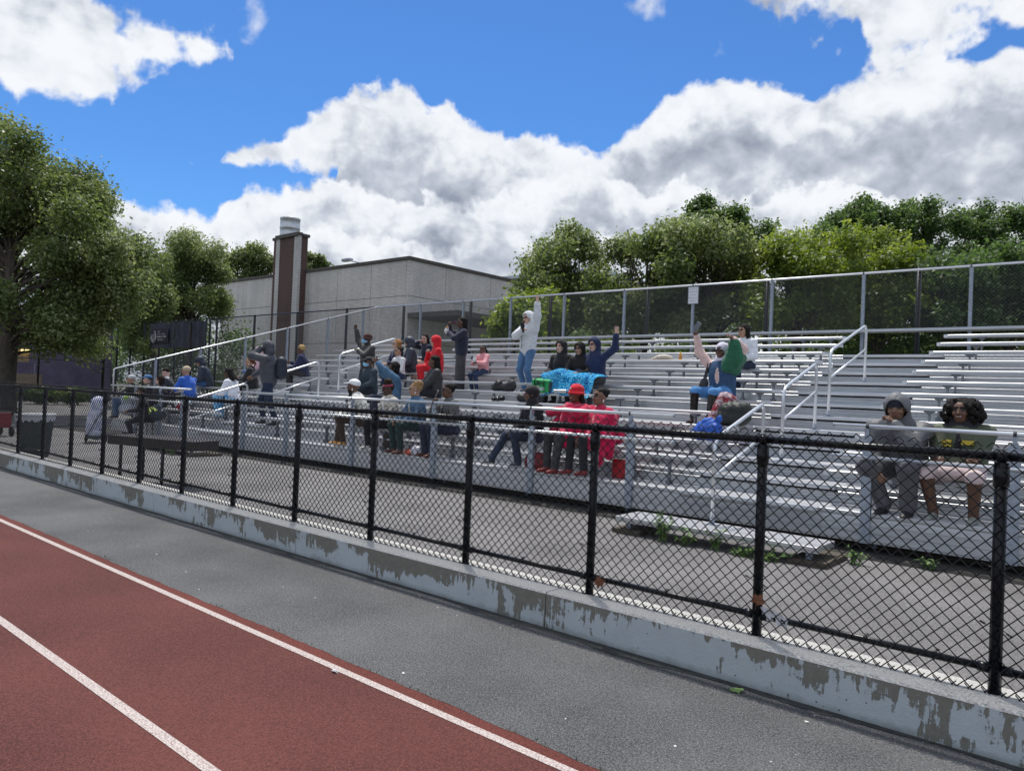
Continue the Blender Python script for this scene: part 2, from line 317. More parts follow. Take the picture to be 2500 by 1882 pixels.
# ------------------------------------------------------------------ kerb wall, flaking pale blue paint
def kerbmat():
    m = mat('flaking_painted_concrete', (.3, .3, .3), .88); n, l, b = nodes_of(m)
    geo = n.new('ShaderNodeNewGeometry'); sx = n.new('ShaderNodeSeparateXYZ'); l.new(geo.outputs['Position'], sx.inputs[0])
    sn = n.new('ShaderNodeSeparateXYZ'); l.new(geo.outputs['True Normal'], sn.inputs[0])
    def noi(sc, det, rg, st=(1, 1, 1), dist=0):
        mp = n.new('ShaderNodeMapping'); mp.inputs['Scale'].default_value = st; l.new(geo.outputs['Position'], mp.inputs[0])
        q = n.new('ShaderNodeTexNoise'); q.inputs['Scale'].default_value = sc; q.inputs['Detail'].default_value = det; q.inputs['Roughness'].default_value = rg
        q.inputs['Distortion'].default_value = dist; l.new(mp.outputs[0], q.inputs['Vector']); return q.outputs[0]
    def mth(op, a, c):
        q = n.new('ShaderNodeMath'); q.operation = op
        for i, v in enumerate((a, c)):
            if isinstance(v, (int, float)): q.inputs[i].default_value = v
            else: l.new(v, q.inputs[i])
        return q.outputs[0]
    def mx(f, a, c):
        q = n.new('ShaderNodeMix'); q.data_type = 'RGBA'; l.new(f, q.inputs[0])
        for i, v in ((6, a), (7, c)):
            if isinstance(v, tuple): q.inputs[i].default_value = (*v, 1)
            else: l.new(v, q.inputs[i])
        return q.outputs[2]
    flake = mth('ADD', mth('MULTIPLY', noi(2.6, 9, .66, (1, 1, 1.1)), .75), mth('MULTIPLY', noi(10, 7, .62, (2.2, 1, .30)), .40))
    flake = mth('ADD', flake, mth('MULTIPLY', noi(.75, 2, .5), .42))
    grad = mth('MULTIPLY', mth('ADD', sx.outputs[2], .125), .60)          # paint is lost more near the top edge
    flake = mth('ADD', flake, grad)
    r = n.new('ShaderNodeValToRGB'); l.new(flake, r.inputs[0]); r.color_ramp.elements[0].position = .785; r.color_ramp.elements[1].position = .800
    conc = n.new('ShaderNodeValToRGB'); l.new(noi(26, 8, .65), conc.inputs[0])
    conc.color_ramp.elements[0].color = (.125, .118, .098, 1); conc.color_ramp.elements[1].color = (.25, .24, .205, 1)
    pnt = n.new('ShaderNodeValToRGB'); l.new(noi(6, 8, .6), pnt.inputs[0])
    pnt.color_ramp.elements[0].color = (.37, .41, .43, 1); pnt.color_ramp.elements[1].color = (.51, .56, .58, 1)
    face = mx(r.outputs[0], pnt.outputs[0], conc.outputs[0])
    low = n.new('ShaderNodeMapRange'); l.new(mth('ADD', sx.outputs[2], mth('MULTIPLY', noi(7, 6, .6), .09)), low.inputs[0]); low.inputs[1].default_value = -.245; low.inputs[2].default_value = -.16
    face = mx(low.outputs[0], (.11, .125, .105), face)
    # small dark pits
    vo = n.new('ShaderNodeTexVoronoi'); vo.inputs['Scale'].default_value = 26; l.new(geo.outputs['Position'], vo.inputs['Vector'])
    pit = mth('MULTIPLY', mth('LESS_THAN', vo.outputs['Distance'], .12), mth('GREATER_THAN', noi(3, 2, .5), .52))
    face = mx(pit, face, (.05, .055, .055))
    top = n.new('ShaderNodeValToRGB'); l.new(noi(75, 6, .75), top.inputs[0])
    top.color_ramp.elements[0].position = .36; top.color_ramp.elements[1].position = .62
    top.color_ramp.elements[0].color = (.30, .30, .29, 1); top.color_ramp.elements[1].color = (.62, .61, .58, 1)
    up = mth('GREATER_THAN', sn.outputs[2], .6)
    l.new(mx(up, face, top.outputs[0]), b.inputs['Base Color'])
    h = mth('ADD', mth('MULTIPLY', r.outputs[0], -.35), mth('MULTIPLY', noi(60, 8, .7), .8))
    bp = n.new('ShaderNodeBump'); bp.inputs['Distance'].default_value = .006; l.new(h, bp.inputs['Height']); l.new(bp.outputs[0], b.inputs['Normal'])
    return m
KERB = kerbmat()
root = thing('kerb_wall', (0, -.1, -.25), 'low concrete kerb wall with flaking pale blue paint under the black fence', 'wall', absolute=True)
x = 6.0; i = 0
me0 = None
while x > -62:      # cast sections with narrow open joints
    ln = 3.05; mb = MB()
    g = .004
    n_ = 14
    pf = [(-.205, -.30), (-.205, -.012), (-.193, 0), (.118, 0), (.13, -.012), (.13, -.30)]
    mb.prism(pf, x-ln+g, x-g)
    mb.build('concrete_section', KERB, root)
    x -= ln
# leaves and litter beside it
LEAFG = mat('green_leaf', (.12, .22, .05), .5, col2=(.22, .33, .10), vscale=30); LEAFB = mat('dry_leaf', (.10, .03, .012), .6, col2=(.22, .08, .03), vscale=40)
def leaf(name, loc, size, m, label, rz=0, curl=.25, tilt=(0, 0)):
    mb = MB(); out_ = []
    for k in range(20):
        t = 2*math.pi*k/20; r = size*(.62+.38*abs(math.cos(2.5*t))**.7)*(1-.25*(math.sin(t) < -.8))
        out_.append((r*math.cos(t), r*math.sin(t), curl*size*(math.cos(2*t)*.5+.5*abs(math.sin(3*t)))))
    mb.add([(0, 0, .1*size*curl)]+out_, [(0, 1+k, 1+(k+1) % 20) for k in range(20)])
    mb.tube([(0, -size*.6, 0), (.1*size, -size*1.5, .1*size)], .03*size, 5)
    o = mb.build(name, m, None, True); o.location = loc; o.rotation_euler = (tilt[0], tilt[1], rz); tag(o, label, 'leaf'); return o
leaf('fallen_leaf', tuple(at(1797, 1684, Z=-.24)), .045, LEAFG, 'fresh green leaf lying on the dark asphalt near the kerb wall', .6)
leaf('dry_leaf', (-1.66+1.02, -.045, .33) if False else tuple(at(1850, 1465, Y=-.045)), .040, LEAFB, 'curled brown leaf caught on the second black fence post from the right', .3, .5, (1.4, .3))
leaf('dry_leaf', tuple(at(1463, 1422, Y=-.045)), .045, LEAFB, 'shrivelled brown leaf stuck at the foot of the third black fence post from the right', 1.1, .6, (1.3, -.5))
wp = at(1888, 1521, Y=.0)
mb = MB()
for k in range(9):
    for j in range(5):
        mb.v.append(np.array([[wp[0]-.07+.02*k+.005*random.random(), -.022+.012*math.sin(k*1.9+j), .145+(j-2)*.016+.006*math.sin(k*2.1)-.0012*k*k*.5]]))
mb.f = [(k*5+j, k*5+j+1, k*5+j+6, k*5+j+5) for k in range(8) for j in range(4)]; mb.m = [0]*32
tag(mb.build('crumpled_wrapper', mat('white_plastic_film', (.62, .63, .66), .4), None, True), 'crumpled white wrapper stuck on the bottom rail of the black fence', 'litter')
pp = at(818, 1636, Z=-.24)
mb = MB()
for k in range(26): mb.add([(pp[0]+random.gauss(0, .016), pp[1]+random.gauss(0, .008), -.246+random.random()*.012) for _ in range(3)], [(0, 1, 2)])
tag(mb.build('torn_tissue', mat('tissue', (.7, .7, .72), .8), None), 'torn scrap of white tissue on the white lane line of the red track', 'litter')

# ------------------------------------------------------------------ chain link fences
def chainlink(name, w, h, cell, r, sides=4, weave=.0022, bot=None):
    """net in the local x-z plane: zigzag wires hooked into each other"""
    nx = max(1, 2*round(w/cell)); c = w/nx; nz = int(round(h/c)); dz = h/nz
    P0, P1 = [], []
    for i in range(nx+1):
        for j in range(nz):
            s = 1 if (i+j) % 2 == 0 else -1
            a = (i*c+s*(-c/2), -weave*(s), j*dz); b = (i*c+s*(c/2), weave*s, (j+1)*dz)
            mid = (i*c, 0, (j+.5)*dz)
            if min(a[0], b[0]) < -c*.6 or max(a[0], b[0]) > w+c*.6: continue
            P0.append(a); P1.append(b)
    P0 = np.array(P0); P1 = np.array(P1); D = P1-P0; D /= np.linalg.norm(D, axis=1)[:, None]
    A = np.cross(D, [0, 1, 0]); A /= np.linalg.norm(A, axis=1)[:, None]; B = np.cross(D, A)
    n = len(P0); V = np.zeros((n, 2*sides, 3))
    for k in range(sides):
        t = 2*math.pi*(k+.5)/sides; o = r*(math.cos(t)*A+math.sin(t)*B); V[:, k] = P0+o-D*r*.4; V[:, sides+k] = P1+o+D*r*.4
    base = np.array([[k, (k+1) % sides, sides+(k+1) % sides, sides+k] for k in range(sides)])
    Fq = (base[None]+(np.arange(n)*2*sides)[:, None, None]).reshape(-1, 4)
    me = bpy.data.meshes.new(name); me.vertices.add(n*2*sides); me.vertices.foreach_set('co', V.reshape(-1))
    me.loops.add(len(Fq)*4); me.loops.foreach_set('vertex_index', Fq.reshape(-1).astype(np.int32))
    me.polygons.add(len(Fq)); me.polygons.foreach_set('loop_start', np.arange(0, len(Fq)*4, 4, dtype=np.int32))
    me.polygons.foreach_set('use_smooth', [True]*len(Fq)); me.update(calc_edges=True); return me
SP = 1.2072; X0 = -.5094
root = thing('front_fence', (0, 0, 0), 'waist-high black chain link fence standing on the painted kerb wall', 'fence', absolute=True)
net = chainlink('chain_link_net', SP, 1.207, SP/17, .0031, 5, .0038)
# twisted barbs along the bottom and knuckles along the top
mb = MB()
for i in range(17):
    x = (i+.5)*SP/17; c = SP/34
    for s in (-1, 1):
        mb.tube([(x+s*c*.75, 0, 1.213), (x+s*.003, .002*s, 1.213+c*.62), (x-s*.004, .003*s, 1.213+c*.75), (x-s*.007, .002*s, 1.213+c*.55)], .0027, 5)
        mb.tube([(x+s*c*.5, 0, .016+c*.25), (x+s*.003, .002*s, .010), (x-s*.002, -.002*s, -.0)], .0030, 5)
barbs = mb.mesh('net_knuckles', True)
mb = MB(); mb.tube([(0, 0, 1.17), (SP, 0, 1.17)], .0225, 12); toprail = mb.mesh('top_rail', True)
mb = MB(); mb.tube([(0, 0, .118), (SP, 0, .118)], .0195, 12); botrail = mb.mesh('bottom_rail', True)
mb = MB(); mb.tube([(0, 0, -.01), (0, 0, 1.115)], .0295, 14)
mb.tube([(0, 0, 1.02), (0, 0, 1.12)], .036, 14); mb.tube([(0, 0, 1.10), (0, 0, 1.14)], .033, 14); mb.tube([(-.022, 0, 1.17), (.022, 0, 1.17)], .029, 14); mb.tube([(0, 0, 1.125), (0, 0, 1.205)], [.018, .014], 8)
for s in (-1, 1): mb.tube([(s*.028, 0, .118), (s*.075, 0, .118)], .026, 10); mb.tube([(s*.05, -.03, .118), (s*.05, -.022, .118)], .007, 6)
post = mb.mesh('fence_post', True)
def spring(mb, p, axis, n=4, R=.006, ln=.035, r=.0022):
    a = Vector(axis).normalized(); b = a.orthogonal().normalized(); c = a.cross(b)
    mb.tube([Vector(p)+a*(ln*t/24)+(b*math.cos(t*n*math.pi/12)+c*math.sin(t*n*math.pi/12))*R for t in range(25)], r, 4)
mb = MB()
for f in (.22, .5, .78):
    spring(mb, (SP*f, -.030, 1.195), (.6, 0, .6)); mb.tube([(SP*f, -.028, 1.19), (SP*f, .01, 1.197), (SP*f, .026, 1.17), (SP*f, .0, 1.143), (SP*f+.01, -.028, 1.15)], .0024, 5)
    spring(mb, (SP*f, -.028, .14), (.6, 0, .6)); mb.tube([(SP*f, -.028, .138), (SP*f, .02, .13), (SP*f, .0, .095), (SP*f, -.028, .10)], .0024, 5)
for z in (.33, .62, .90):
    mb.tube([(-.045, -.032, z+.01), (-.02, -.036, z), (.02, -.036, z), (.05, -.032, z-.02)], .0024, 5); spring(mb, (.045, -.032, z-.02), (1, 0, -.5), 4, .005, .03); spring(mb, (-.045, -.032, z+.01), (-1, 0, .4), 4, .005, .025)
ties = mb.mesh('tie_wire', True)
for i in range(-2, 24):
    px = X0-i*SP
    o = link('fence_post', post, BLACK, root); o.location = (px, 0, 0)
    for nm, me, dy in (('chain_link_net', net, -.031), ('net_knuckles', barbs, -.031), ('top_rail', toprail, 0), ('bottom_rail', botrail, 0), ('tie_wire', ties, 0)):
        if nm == 'tie_wire' and i > 14: continue
        o = link(nm, me, BLACK, root); o.location = (px, dy, 0)
        if nm in ('net_knuckles', 'tie_wire'): o['kind'] = 'stuff'

# ------------------------------------------------------------------ bleachers
RUN, RISE, S0, Z0, NR = .61, .1973, 4.626, .652, 13
TRD = .40
LEFT = lambda y: -22.0+(y-4.3)*.206
root = thing('bleachers', (-9, 4.3, -.18), 'long aluminium bleachers with thirteen rows of seat planks and two aisles', 'bleachers', absolute=True)
seatprof = lambda y, z: [(y, z-.052), (y, z-.010), (y+.010, z), (y+.060, z), (y+.063, z-.004), (y+.069, z-.004), (y+.072, z), (y+.166, z), (y+.169, z-.004), (y+.175, z-.004), (y+.178, z), (y+.232, z), (y+.242, z-.010), (y+.242, z-.052), (y+.222, z-.052), (y+.222, z-.034), (y+.020, z-.034), (y+.020, z-.052)]
def treadprof(y, z, w=.285):
    p = [(y, z-.05), (y-.006, z-.036), (y-.006, z-.006), (y, z)]
    k = 5
    for i in range(1, k):
        yy = y+w*i/k; p += [(yy-.006, z), (yy-.004, z-.004), (yy+.004, z-.004), (yy+.006, z)]
    return p+[(y+w, z), (y+w, z-.05)]
AIS = [(-17.0, -15.05), (-4.47, -2.70)]
XR = 5.2
CAPM = mat('seat_end_cap', (.62, .64, .66), .5, .2)
for r in range(NR):
    y, z = S0+RUN*r, Z0+RISE*r
    lx = LEFT(y)
    if r < NR-1: secs = [(lx, -17.0), (-15.05, -9.8), (-9.79, -4.47-.07*(r % 2)), (-2.79, XR)]
    else: secs = [(lx, -13.3), (-13.29, -4.9), (-4.89, XR)]
    for a, b in secs:
        MB().prism(seatprof(y, z), a, b).build('seat_plank', ALU2, root)
        for e in (a, b):
            if e in (-17.0, -15.05, -2.79) or abs(e+4.5) < .1:
                s = 1 if e == b else -1
                m_ = MB(); m_.box((min(e, e+s*.004)-.022*(s > 0)*0, y-.004, z-.058), (max(e, e+s*.004), y+.246, z+.003)); m_.box((min(e-s*.06, e+s*.004), y-.0045, z-.056), (max(e-s*.06, e+s*.004), y-.0005, z+.002)); m_.build('seat_end_cap', CAPM, root)
    # foot boards of this row: two planks side by side
    if r < NR-1:
        t = z-TRD; yf = y-.33
        for a, b in ((lx, -12.6), (-12.595, -3.95), (-3.945, XR)):
            MB().prism(treadprof(yf, t), a, b).build('tread_plank', ALU, root)
            MB().prism(treadprof(yf+.30, t), a, b).build('tread_plank', ALU, root)
        # riser panels up to the next foot board, ribbed; in the aisles they stop short and leave a dark slot
        yr = yf+RUN-.012
        if r < NR-2:
            for a, b, hr_ in ((lx, -17.0, RISE-.022), (-16.998, -15.052, RISE-.044), (-15.05, -9.80, RISE-.022), (-9.797, -4.47, RISE-.022), (-4.468, -2.702, RISE-.044), (-2.70, XR, RISE-.022)):
                rp = [(yr, t-.03)]
                for k in range(4):
                    q = hr_/4; zz = t-.03+q*k
                    rp += [(yr-.0, zz+.004), (yr-.011, zz+.008), (yr-.011, zz+q-.012), (yr, zz+q-.004)]
                rp += [(yr, t-.03+hr_), (yr+.012, t-.03+hr_), (yr+.012, t-.03)]
                MB().prism(rp, a, b).build('riser_panel', ALU, root)
        for a, b in AIS:   # protruding step nosings in the aisles
            MB().prism([(yf-.095, t-.045), (yf-.100, t-.030), (yf-.095, t+.002), (yf-.009, t+.002), (yf-.009, t-.045)], a+.02, b-.02).build('step_nosing', ALU, root)
BR = mat('cast_bracket', (.20, .215, .235), .55, .6, var=.2)
# seat brackets: flared head on a short leg
hx = .013
mb = MB(); mb.box((-hx, .085, -TRD), (hx, .150, -.105))
mb.add([(-hx, .085, -.105), (hx, .085, -.105), (hx, .150, -.105), (-hx, .150, -.105), (-.060, .05, -.066), (.060, .05, -.066), (.060, .20, -.066), (-.060, .20, -.066), (-.060, .05, -.0525), (.060, .05, -.0525), (.060, .20, -.0525), (-.060, .20, -.0525)],
       [(0,1,5,4),(1,2,6,5),(2,3,7,6),(3,0,4,7),(4,5,9,8),(5,6,10,9),(6,7,11,10),(7,4,8,11),(8,9,10,11)])
mb.box((-.03, .06, -TRD), (.03, .175, -TRD+.05))
brk = mb.mesh('seat_bracket')
xb = [-21.3, -19.5, -17.7, -14.4, -12.6, -10.8, -9.0, -7.2, -5.4, -4.85, -2.2, -.4, 1.4, 3.2]
for r in range(NR-1):
    for x in xb:
        if x > -3 and x > 2: continue
        if x < LEFT(S0+RUN*r)+.05: continue
        o = link('seat_bracket', brk, BR, root); o.location = (x+.0, S0+RUN*r, Z0+RISE*r)
# front fascia
t0 = Z0-TRD; yf = S0-.33
def fascia(a, b):
    p = [(yf+.01, -.077), (yf, -.072)]
    for k in range(3):
        z_ = -.065+.085*k; p += [(yf, z_+.010), (yf-.012, z_+.016), (yf-.012, z_+.066), (yf, z_+.076)]
    p += [(yf, t0-.052), (yf+.02, t0-.052), (yf+.02, -.077)]
    MB().prism(p, a, b).build('fascia_panel', ALU, root)
for a, b in ((-21.98, -17.0), (-17.0+.003, -15.05-.003), (-15.05, -9.8), (-9.797, -4.47), (-4.467, -2.703), (-2.7, XR)): fascia(a, b)
# understructure legs and stringers
for x in xb:
    if x in (-4.85,): continue
    mb = MB()
    for r in range(0, NR, 2):
        y, z = S0+RUN*r, Z0+RISE*r
        mb.box((x-.02, y-.05, -.17), (x+.02, y-.01, z-TRD-.06))
    mb.build('frame_leg', GALV, root)
    MB().add([(x-.018, S0-.24, -.02), (x+.018, S0-.24, -.02), (x+.018, S0+RUN*12, Z0+RISE*12-TRD-.09), (x-.018, S0+RUN*12, Z0+RISE*12-TRD-.09), (x-.018, S0-.24, .12), (x+.018, S0-.24, .12), (x+.018, S0+RUN*12, Z0+RISE*12-TRD-.05), (x-.018, S0+RUN*12, Z0+RISE*12-TRD-.05)],
             [(0,3,2,1),(4,5,6,7),(0,1,5,4),(1,2,6,5),(2,3,7,6),(3,0,4,7)]).build('stringer', GALV, root)
WOOD = mat('old_timber', (.05, .042, .032), .9, col2=(.11, .09, .065), vscale=6, stretch=(1, 8, 8), bump=.003, bscale=30)
for k in range(8):
    MB().box((-22+k*3.2, 4.60, -.179), (-22+k*3.2+3.1, 4.80, -.125)).build('timber_sleeper', WOOD, root)
# step platforms in front of both aisles
for (a, b) in ((-4.62, -2.33), (-17.2, -14.95)):
    for k in range(2): MB().prism(treadprof(3.05+.262*k, .02, .256), a, b).build('step_plank', ALU2, root)
    mb = MB(); mb.box((a, 3.06, -.045), (b, 3.10, -.03)); mb.box((a, 3.52, -.045), (b, 3.56, -.031))
    mb.build('step_frame', ALU, root)
    for x in (a+.12, b-.12): MB().box((x-.025, 3.14, -.178), (x+.025, 3.20, -.046)).build('step_leg', GALV, root); MB().box((x-.17, 3.05, -.179), (x+.2, 3.75, -.125)).build('timber_sleeper', WOOD, root)
for k in range(9): MB().box((-20.4+k*2.85, 12.0, -.17), (-20.4+k*2.85+2.845, 12.02, 2.50)).build('added_dark_backing', DARKIN, root)  # unseen backing added so the space behind the aisle slots stays dark
# guard rails along the front
mb0 = MB(); mb0.box((-.050, -.012, -.075), (.050, .0, 1.06)); mb0.box((-.050, .0, -.075), (-.042, .045, 1.06)); mb0.box((.042, .0, -.075), (.050, .045, 1.06))
mb0.add([(-.050, -.012, 1.06), (.050, -.012, 1.06), (.032, -.012, 1.10), (-.032, -.012, 1.10), (-.050, 0, 1.06), (.050, 0, 1.06), (.028, 0, 1.10), (-.028, 0, 1.10)], [(0,1,2,3),(7,6,5,4),(1,5,6,2),(0,3,7,4),(3,2,6,7)])
mb0.box((-.018, -.03, 1.095), (.018, .03, 1.168))
for z in (1.03, .86, .12): mb0.tube([(0, -.018, z), (0, -.011, z)], .013, 6)
gp = mb0.mesh('guard_post')
for x in (-20.46, -19.03, -17.85, -15.02, -13.36, -11.18, -9.0, -6.9, -5.20, -2.23, -.90, .55, 2.1, 3.6):
    o = link('guard_post', gp, GALV, root); o.location = (x, 4.265, 0)
def rail(name, pts, r, round_=0, m=RAIL):
    o = MB().tube(arc(pts, round_) if round_ else pts, r, 10).build(name, m, root, True); return o
for z in (1.19, .85):
    for a, b in ((-21.98, -17.35), (-15.2, -10.1), (-10.1, -4.55), (-2.58, XR)):
        rail('guard_rail', [(a, 4.245, z), (b, 4.245, z)], .0235)
        if (a, b) not in ((-15.2, -10.1), (-10.1, -4.55)): continue
for x in (-21.98, -17.35, -15.2, -4.55, -2.58):
    for z in (1.19, .85): MB().tube([(x-.006, 4.245, z), (x+.006, 4.245, z)], .0255, 10).build('rail_cap', GALV, root, True)
for x in (-20.46, -19.03, -15.02, -13.36, -11.18, -9.0, -6.9, -5.20, -2.23, -.90, .55):
    MB().tube([(x-.014, 4.245, 1.19), (x+.014, 4.245, 1.19)], .0262, 10).build('rail_clamp', DARKIN, root, True)
# aisle handrails
for X in (-3.60, -15.80):
    for k, (y0, z0, y1, z1, zt0, zt1) in enumerate(((3.42, .02, 4.80, t0+RISE-.0, .97, 1.40), (5.46, t0+RISE*2, 6.75, t0+RISE*4, 1.60, 2.02), (7.36, t0+RISE*5, 9.25, t0+RISE*8, 2.24, 2.82))):
        rail('aisle_handrail', arc([(X, y0, z0), (X, y0, zt0), (X, y1, zt1), (X, y1, z1)], .13), .0225)
        dz = .42; rail('handrail_midbar', [(X, y0, zt0-dz), (X, y1, zt1-dz)], .019)
        for yy, zz in ((y0, z0), (y1, z1)): MB().tube([(X, yy, zz), (X, yy, zz+.07)], .028, 10).build('rail_socket', GALV, root, True); MB().box((X-.06, yy-.05, zz), (X+.06, yy+.05, zz+.008)).build('base_flange', GALV, root)
# back guard fence on the top row
YB = 12.25; HB = 4.225
zb = 3.02
for x in [-.56+1.95*2, -.56+1.95, -.56]+[-2.52-1.95*k for k in range(10)]:
    if x < LEFT(YB)+.3: continue
    MB().box((x-.030, YB-.03, 2.5), (x+.030, YB+.03, HB-.02)).build('fence_post', GALV, root)
    MB().tube([(x-.015, YB-.02, HB), (x+.015, YB-.02, HB)], .027, 8).build('rail_clamp', DARKIN, root, True)
rail('top_rail', [(LEFT(YB), YB-.02, HB), (XR, YB-.02, HB)], .023)
rail('bottom_rail', [(LEFT(YB), YB-.02, zb-.04), (XR, YB-.02, zb-.04)], .016)
GNET = mat('galvanised_wire', (.15, .165, .18), .5, .6)
w = 1.95; netb = chainlink('chain_link_net', w, HB-zb, w/27, .0019, 4, .002)
x = XR-w
while x > LEFT(YB)-.2:
    o = link('chain_link_net', netb, GNET, root); o.location = (x, YB-.03, zb); x -= w
# sloping end fence on the left
Ya, Za, Yb_, Zb_ = 4.3, 1.65, YB-.02, HB
ex = lambda y: LEFT(y)
rail('end_rail', arc([(ex(Ya), Ya, t0-.1), (ex(Ya), Ya, Za), (ex(Yb_), Yb_, Zb_)], .05), .0225)
SL = (Zb_-Za)/(Yb_-Ya)
for y in (5.35, 6.55, 7.85, 9.15, 10.5, 11.75):
    zt = Za+SL*(y-Ya); MB().box((ex(y)-.028, y-.028, zt-1.5), (ex(y)+.028, y+.028, zt-.02)).build('fence_post', GALV, root)
    MB().tube([(ex(y)-.01, y-.015, zt-.005), (ex(y)+.01, y+.015, zt+.005)], .027, 8).build('rail_clamp', DARKIN, root, True)
wl = Yb_-Ya; mesh_e = chainlink('chain_link_net', wl, 1.36, wl/110, .0024, 4, .002)
co = np.zeros(len(mesh_e.vertices)*3); mesh_e.vertices.foreach_get('co', co); co = co.reshape(-1, 3)
sx, sz = co[:, 0].copy(), co[:, 2].copy()
co[:, 0] = -22.0+.206*sx+co[:, 1]; co[:, 1] = Ya+sx; co[:, 2] = Za-1.37+SL*sx+sz
mesh_e.vertices.foreach_set('co', co.reshape(-1)); mesh_e.update()
link('chain_link_net', mesh_e, GNET, root)
# rules sign on the back fence
def text(name, body, size, mtx, m, parent, extr=.0008, align='CENTER', bold=0):
    cu = bpy.data.curves.new(name, 'FONT'); cu.body = body; cu.size = size; cu.align_x = align; cu.extrude = extr; cu.offset = bold
    ob = bpy.data.objects.new(name, cu); C.objects.link(ob)
    me = bpy.data.meshes.new_from_object(ob.evaluated_get(bpy.context.evaluated_depsgraph_get())); bpy.data.objects.remove(ob)
    me.transform(mtx); me.name = name
    return link(name, me, m, parent)
sg = thing('rules_sign', (-8.34, 12.19, 3.76), 'small white rules sign wired to the grey back fence above the top row', 'sign', absolute=True)
MB().box((-8.485, 12.188, 3.76), (-8.195, 12.192, 4.19)).build('sign_board', mat('sign_grey_border', (.16, .18, .20), .5), sg)
MB().box((-8.465, 12.184, 3.775), (-8.215, 12.1875, 4.175)).build('sign_face', mat('sign_white', (.62, .64, .68), .5), sg)
INK = mat('sign_ink', (.03, .035, .05), .6)
def scribble(mb, x0, x1, z, h, y, sy=-1, dens=1.0):      # lettering too small to read in the photograph: word-like strokes
    x = x0
    while x < x1:
        for _ in range(random.randint(3, 7)):
            if x > x1: break
            w = h*.12
            mb.box((x, y-.0006, z), (x+w, y, z+h*random.choice((.62, .62, 1))))
            if random.random() < .7: mb.box((x+w, y-.0006, z+random.choice((0, h*.5))), (x+h*.42, y, z+random.choice((0, h*.5))*0+h*random.choice((.12, .62))))
            x += h*.6
        x += h*.5
mb = MB()
for k, (a_, b_) in enumerate(((-.095, .10), (-.11, .115), (-.06, .07), (-.11, .115), (-.075, .05))):
    scribble(mb, -8.34+a_, -8.34+b_, 4.125-.073*k, .026, 12.184)
tag(mb.build('sign_lettering', INK, sg), kind='stuff')
# ------------------------------------------------------------------ black fence behind the bleachers
YF, HF = 13.3, 4.42
root = thing('rear_fence', (-20, YF, -.18), 'tall black chain link fence running behind the bleachers', 'fence', absolute=True)
PW = 3.30
BNET = mat('black_wire', (.012, .013, .016), .5, .1)
netf = chainlink('chain_link_net', PW, HF+.1, .085, .0024, 3, .002)
mbp = MB(); mbp.tube([(0, 0, -.2), (0, 0, HF-.01)], .052, 10); mbp.lathe([(.058, HF-.03), (.058, HF+.01), (.03, HF+.04), (0, HF+.045)], 10); bp_ = mbp.mesh('fence_post', True)
px = 2.95; xs_ = []
while px > -34: xs_.append(px); px -= PW
xs_ += [-33.98]; 
while xs_[-1] > -46: xs_.append(xs_[-1]-1.75)
for i, x in enumerate(xs_):
    o = link('fence_post', bp_, BLACK, root); o.location = (x, YF, 0)
x = 6.2
while x > -46:
    o = link('chain_link_net', netf, BNET, root); o.location = (x-PW, YF-.06, -.15); x -= PW
for z, r in ((HF, .026), (2.05, .02), (-.08, .02)):
    MB().tube([(6.2, YF, z), (-46, YF, z)], r, 8).build('fence_rail', BLACK, root, True)
# dark wind screen cloths and the club banner on it
SCR = mat('wind_screen_cloth', (.028, .032, .045), .85, col2=(.05, .056, .075), vscale=4, bump=.01, bscale=5)
for k, (a, b) in enumerate(((-40.1, -37.4), (-37.3, -35.7), (-35.5, -34.05))):
    n = 12; mb = MB(); V = []
    for j in range(7):
        for i in range(n+1): V.append((a+(b-a)*i/n, YF-.10-.03*math.sin(i*1.1+k)-.02*math.sin(j*1.3+i*.4), 3.05+1.30*j/6-.03*math.sin(i*.9)))
    Fq = [(j*(n+1)+i, j*(n+1)+i+1, (j+1)*(n+1)+i+1, (j+1)*(n+1)+i) for j in range(6) for i in range(n)]
    mb.add(V, Fq); o = mb.build('wind_screen', SCR, None, True); tag(o, ('left', 'middle', 'right')[k]+'most of three dark wind screen cloths on the black fence beside the banner', 'wind screen', 'wind screens tied to the black fence')
bn = thing('club_banner', (-38.9, 13.1, 3.3), 'black banner with white oval emblem and four lines of lettering on the tall black fence', 'banner', absolute=True)
mb = MB(); n = 14
V = [(-39.95+2.05*i/n, 13.12-.025*math.sin(i*.8)-.01*j, 3.34+.74*j/6-(.10*(1-i/n) if j == 6 else 0)*.9) for j in range(7) for i in range(n+1)]
mb.add(V, [(j*(n+1)+i, j*(n+1)+i+1, (j+1)*(n+1)+i+1, (j+1)*(n+1)+i) for j in range(6) for i in range(n)])
mb.build('banner_cloth', mat('banner_black', (.012, .013, .018), .6), bn, True)
PR = mat('white_print', (.62, .62, .62), .6)
mb = MB(); ring = lambda a, b, cz=3.66, cx=-39.45: [(cx+a*math.cos(t*math.pi/16), 13.075, cz+b*math.sin(t*math.pi/16)) for t in range(33)]
mb.tube(ring(.27, .32), .013, 4, False); mb.tube(ring(.20, .25), .009, 4, False)
for z in (3.75, 3.60, 3.53): mb.tube([(-39.76, 13.07, z), (-39.14, 13.07, z)], .011, 4)
mb.tube([(-39.57, 13.07, 3.52), (-39.45, 13.07, 3.42), (-39.33, 13.07, 3.52)], .012, 4)
scribble(mb, -39.70, -39.22, 3.63, .09, 13.07)
mb.build('banner_emblem', PR, bn)
mb = MB(); scribble(mb, -38.95, -38.45, 3.86, .085, 13.06); scribble(mb, -38.98, -38.15, 3.73, .085, 13.06); scribble(mb, -38.95, -38.25, 3.45, .085, 13.06); tag(mb.build('banner_lettering', PR, bn), kind='stuff')
